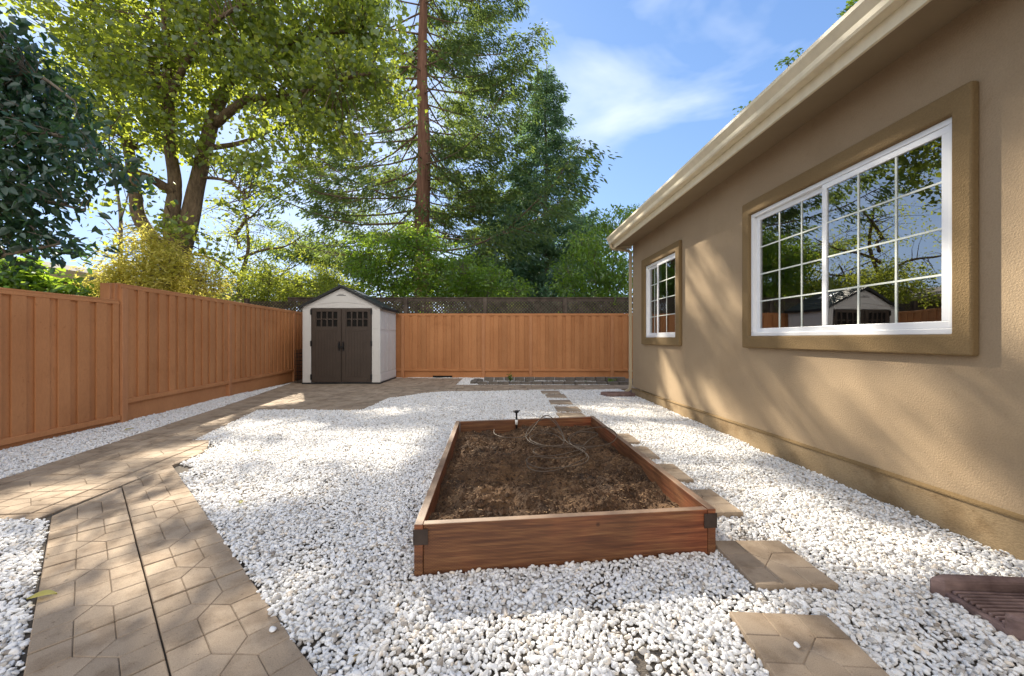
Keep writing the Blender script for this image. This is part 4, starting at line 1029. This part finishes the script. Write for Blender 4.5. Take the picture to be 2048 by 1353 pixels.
# tree behind the house, only twig ends above the roof edge
tbx = (9.5, 12., 0)
sprigs = [at(1490,222,10.), at(1480,232,10.), at(1502,205,10), at(1575,122,9.5), at(1560,128,9.5), at(1590,108,9.5), at(1700,12,9.), at(1690,35,9.), at(1712,0,9), at(1680,50,9)]
lm = [limb([tbx, (9.4,12,3), (9,11.5,5.5)], .2, .12, .02)]
for s_ in (sprigs[0], sprigs[3], sprigs[6]): lm.append(limb([(9,11.5,5.4), Vector((9,11.5,5.4)).lerp(Vector(s_), .6)+Vector((0,0,.35)), s_], .06, .01, .02))
broadleaf('broadleaf_tree', 'tree behind the house of which only leafy twig tips show above the roof edge', 'tree', tbx, lm, [(s_[0],s_[1],s_[2],.10,.1,.07,1) for s_ in sprigs], 34, 7, .085, .5, 'lf_lush', .1, bark='bark_grey', tw=.004, gaps=0)
# weeds at the border
def weed(px, py, h, lab, n=50, spread=.1):
    q = G(px, py, .02); r = thing('weed', lab, 'weed', (q[0], q[1], 0), 0, 'weeds in the back border')
    mb = MB(); c = []
    for k in range(5):
        a_ = random.uniform(0, 6.28); e = Vector((math.cos(a_)*spread*random.random(), math.sin(a_)*spread*random.random(), h*random.uniform(.6, 1)))
        mb.tube([(0,0,0), e*.5+Vector((0,0,.02)), e], [.004,.003,.002], 4)
        c += [tuple(e*random.uniform(.15,1)+Vector((random.uniform(-1,1),random.uniform(-1,1),0))*.025) for _ in range(n//5)]
    mb.build('stem', 'lf_lush', r); lo = leafmesh('leaves', 'lf_lush', np.array(c), .045, .5, r, gaps=0)
weed(1021, 763, .30, 'upright green weed growing in the back border, nearer the middle of the fence', 70, .10)
weed(1219, 763, .12, 'low green weed in the back border beside the house corner', 60, .22)
weed(1171, 766, .07, 'tiny green weed in the back border left of the low one by the house', 20, .06)
# fallen leaves
def fallen(px, py, z, s, a_, lab):
    q = G(px, py, z); mb = MB(); u = Vector((math.cos(a_), math.sin(a_), 0)); v = Vector((-u.y, u.x, 0)); k = 8; vs = []
    for i in range(k+1):
        t = i/k; w = .24*math.sin(math.pi*t**.8)*s; p = u*(t-.5)*s + Vector((0,0,.004+.012*math.sin(t*3)))
        vs += [p-v*w+Vector((0,0,.006)), p, p+v*w+Vector((0,0,.008))]
    mb.add(vs, [f for i in range(k) for f in ((i*3,i*3+1,i*3+4,i*3+3),(i*3+1,i*3+2,i*3+5,i*3+4))])
    o = mb.build('fallen_leaf', 'lf_fallen', smooth=True); o.location = (q[0], q[1], z); tag(o, lab, 'leaf', 'fallen leaves')
fallen(84, 1197, .022, .105, .35, 'large yellow fallen leaf on the left edge of the paved walkway')
fallen(258, 861, .03, .10, 1.2, 'yellow green fallen leaf on the gravel strip below the left fence')
fallen(482, 1008, .03, .06, 2.0, 'small yellow fallen leaf on the gravel beside the walkway bend')
fallen(512, 905, .03, .06, .5, 'small curled fallen leaf on the bright gravel between walkway and bed')
fallen(1222, 866, .03, .05, .5, 'tiny fallen leaf on the gravel right of the bed')

# ---------------------------------------------------------------- neighbour's house
nh = thing('house', 'neighbour\'s low house with flat beige roof edge showing over the left fence', 'house', (-10.0, 4.5, 0), math.radians(1.5))
mb = MB(); mb.box(-6, -.6, 0, 13, 0, 2.6); mb.build('wall', 'neigh_wall', nh)
mb = MB(); mb.box(-.03, 0, -.5, 13.5, 2.56, 2.78); mb.build('fascia', 'neigh_fascia', nh)
mb = MB(); mb.extrude([(-.031, 2.60), (-.031, 2.79), (-3.3, 3.45), (-6.6, 2.79), (-6.6, 2.60)], -.5, 13.5, 'y'); mb.build('roof', 'roof', nh)

# ---------------------------------------------------------------- light, sky, camera
sc = bpy.context.scene
sd_ = Vector((SUNX, -1, -SUNZ)).normalized()
sl = bpy.data.lights.new('sun', 'SUN'); sl.energy = 5.0; sl.angle = math.radians(.53); sl.color = (1, .90, .74)
so = bpy.data.objects.new('sun', sl); C.objects.link(so); so.rotation_euler = sd_.to_track_quat('-Z', 'Y').to_euler(); so.location = (0,0,30)
wd = bpy.data.worlds.new('World'); sc.world = wd; wd.use_nodes = True; nt = wd.node_tree; nt.nodes.clear()
ow = nt.nodes.new('ShaderNodeOutputWorld'); bg = nt.nodes.new('ShaderNodeBackground'); sky = nt.nodes.new('ShaderNodeTexSky')
sky.sky_type = 'NISHITA'; sky.sun_disc = False; sky.sun_elevation = math.asin(-sd_.z); sky.sun_rotation = math.atan2(-sd_.x, -sd_.y)
sky.air_density = 1.0; sky.dust_density = .3; sky.ozone_density = 2.5
tc = nt.nodes.new('ShaderNodeTexCoord'); mp = nt.nodes.new('ShaderNodeMapping'); mp.inputs['Scale'].default_value = (1.3, 1.3, 4.0); mp.inputs['Rotation'].default_value = (.35, .15, .3)
L(nt, tc.outputs['Generated'], mp.inputs[0]); nz = nt.nodes.new('ShaderNodeTexNoise'); nz.inputs['Scale'].default_value = 1.5; nz.inputs['Detail'].default_value = 5; nz.inputs['Roughness'].default_value = .5; nz.inputs['Distortion'].default_value = .4
L(nt, mp.outputs[0], nz.inputs['Vector'])
cl = ramp(nt, nz.outputs['Fac'], [(.48, (0,0,0)), (.80, (.75,.75,.75))])
sx = nt.nodes.new('ShaderNodeSeparateXYZ'); L(nt, tc.outputs['Generated'], sx.inputs[0])
# unseen cloud bank added behind the camera to lift and whiten the shade
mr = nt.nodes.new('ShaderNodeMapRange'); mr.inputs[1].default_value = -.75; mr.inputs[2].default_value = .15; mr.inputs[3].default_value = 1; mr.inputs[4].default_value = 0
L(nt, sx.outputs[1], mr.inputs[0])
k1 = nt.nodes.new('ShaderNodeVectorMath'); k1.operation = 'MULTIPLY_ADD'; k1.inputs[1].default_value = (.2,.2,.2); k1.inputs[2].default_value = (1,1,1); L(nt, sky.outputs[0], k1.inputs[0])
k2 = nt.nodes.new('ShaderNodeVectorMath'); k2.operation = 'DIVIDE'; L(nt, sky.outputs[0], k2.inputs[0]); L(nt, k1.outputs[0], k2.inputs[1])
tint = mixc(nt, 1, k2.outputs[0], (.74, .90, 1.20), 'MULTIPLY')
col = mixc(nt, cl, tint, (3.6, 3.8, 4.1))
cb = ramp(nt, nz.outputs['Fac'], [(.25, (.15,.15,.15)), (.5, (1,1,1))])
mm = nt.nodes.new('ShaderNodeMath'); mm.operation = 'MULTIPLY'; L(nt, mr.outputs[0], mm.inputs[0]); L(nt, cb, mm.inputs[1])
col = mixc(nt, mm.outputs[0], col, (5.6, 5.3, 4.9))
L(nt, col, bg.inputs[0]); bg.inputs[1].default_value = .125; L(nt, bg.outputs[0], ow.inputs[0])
cam = bpy.data.cameras.new('camera'); co = bpy.data.objects.new('camera', cam); C.objects.link(co); sc.camera = co
cam.sensor_width = 36; cam.lens = F/2048*36; cam.clip_end = 1000; cam.clip_start = .02
co.location = (0, 0, E); co.rotation_euler = (math.radians(90), 0, 0)
cam.shift_x = (1024-CX)/2048; cam.shift_y = (CY-676.5)/2048
sc.view_settings.view_transform = 'Standard'; sc.view_settings.look = 'None'; sc.view_settings.gamma = 1; sc.view_settings.exposure = 1.54
sc.cycles.max_bounces = 8; sc.cycles.transparent_max_bounces = 12
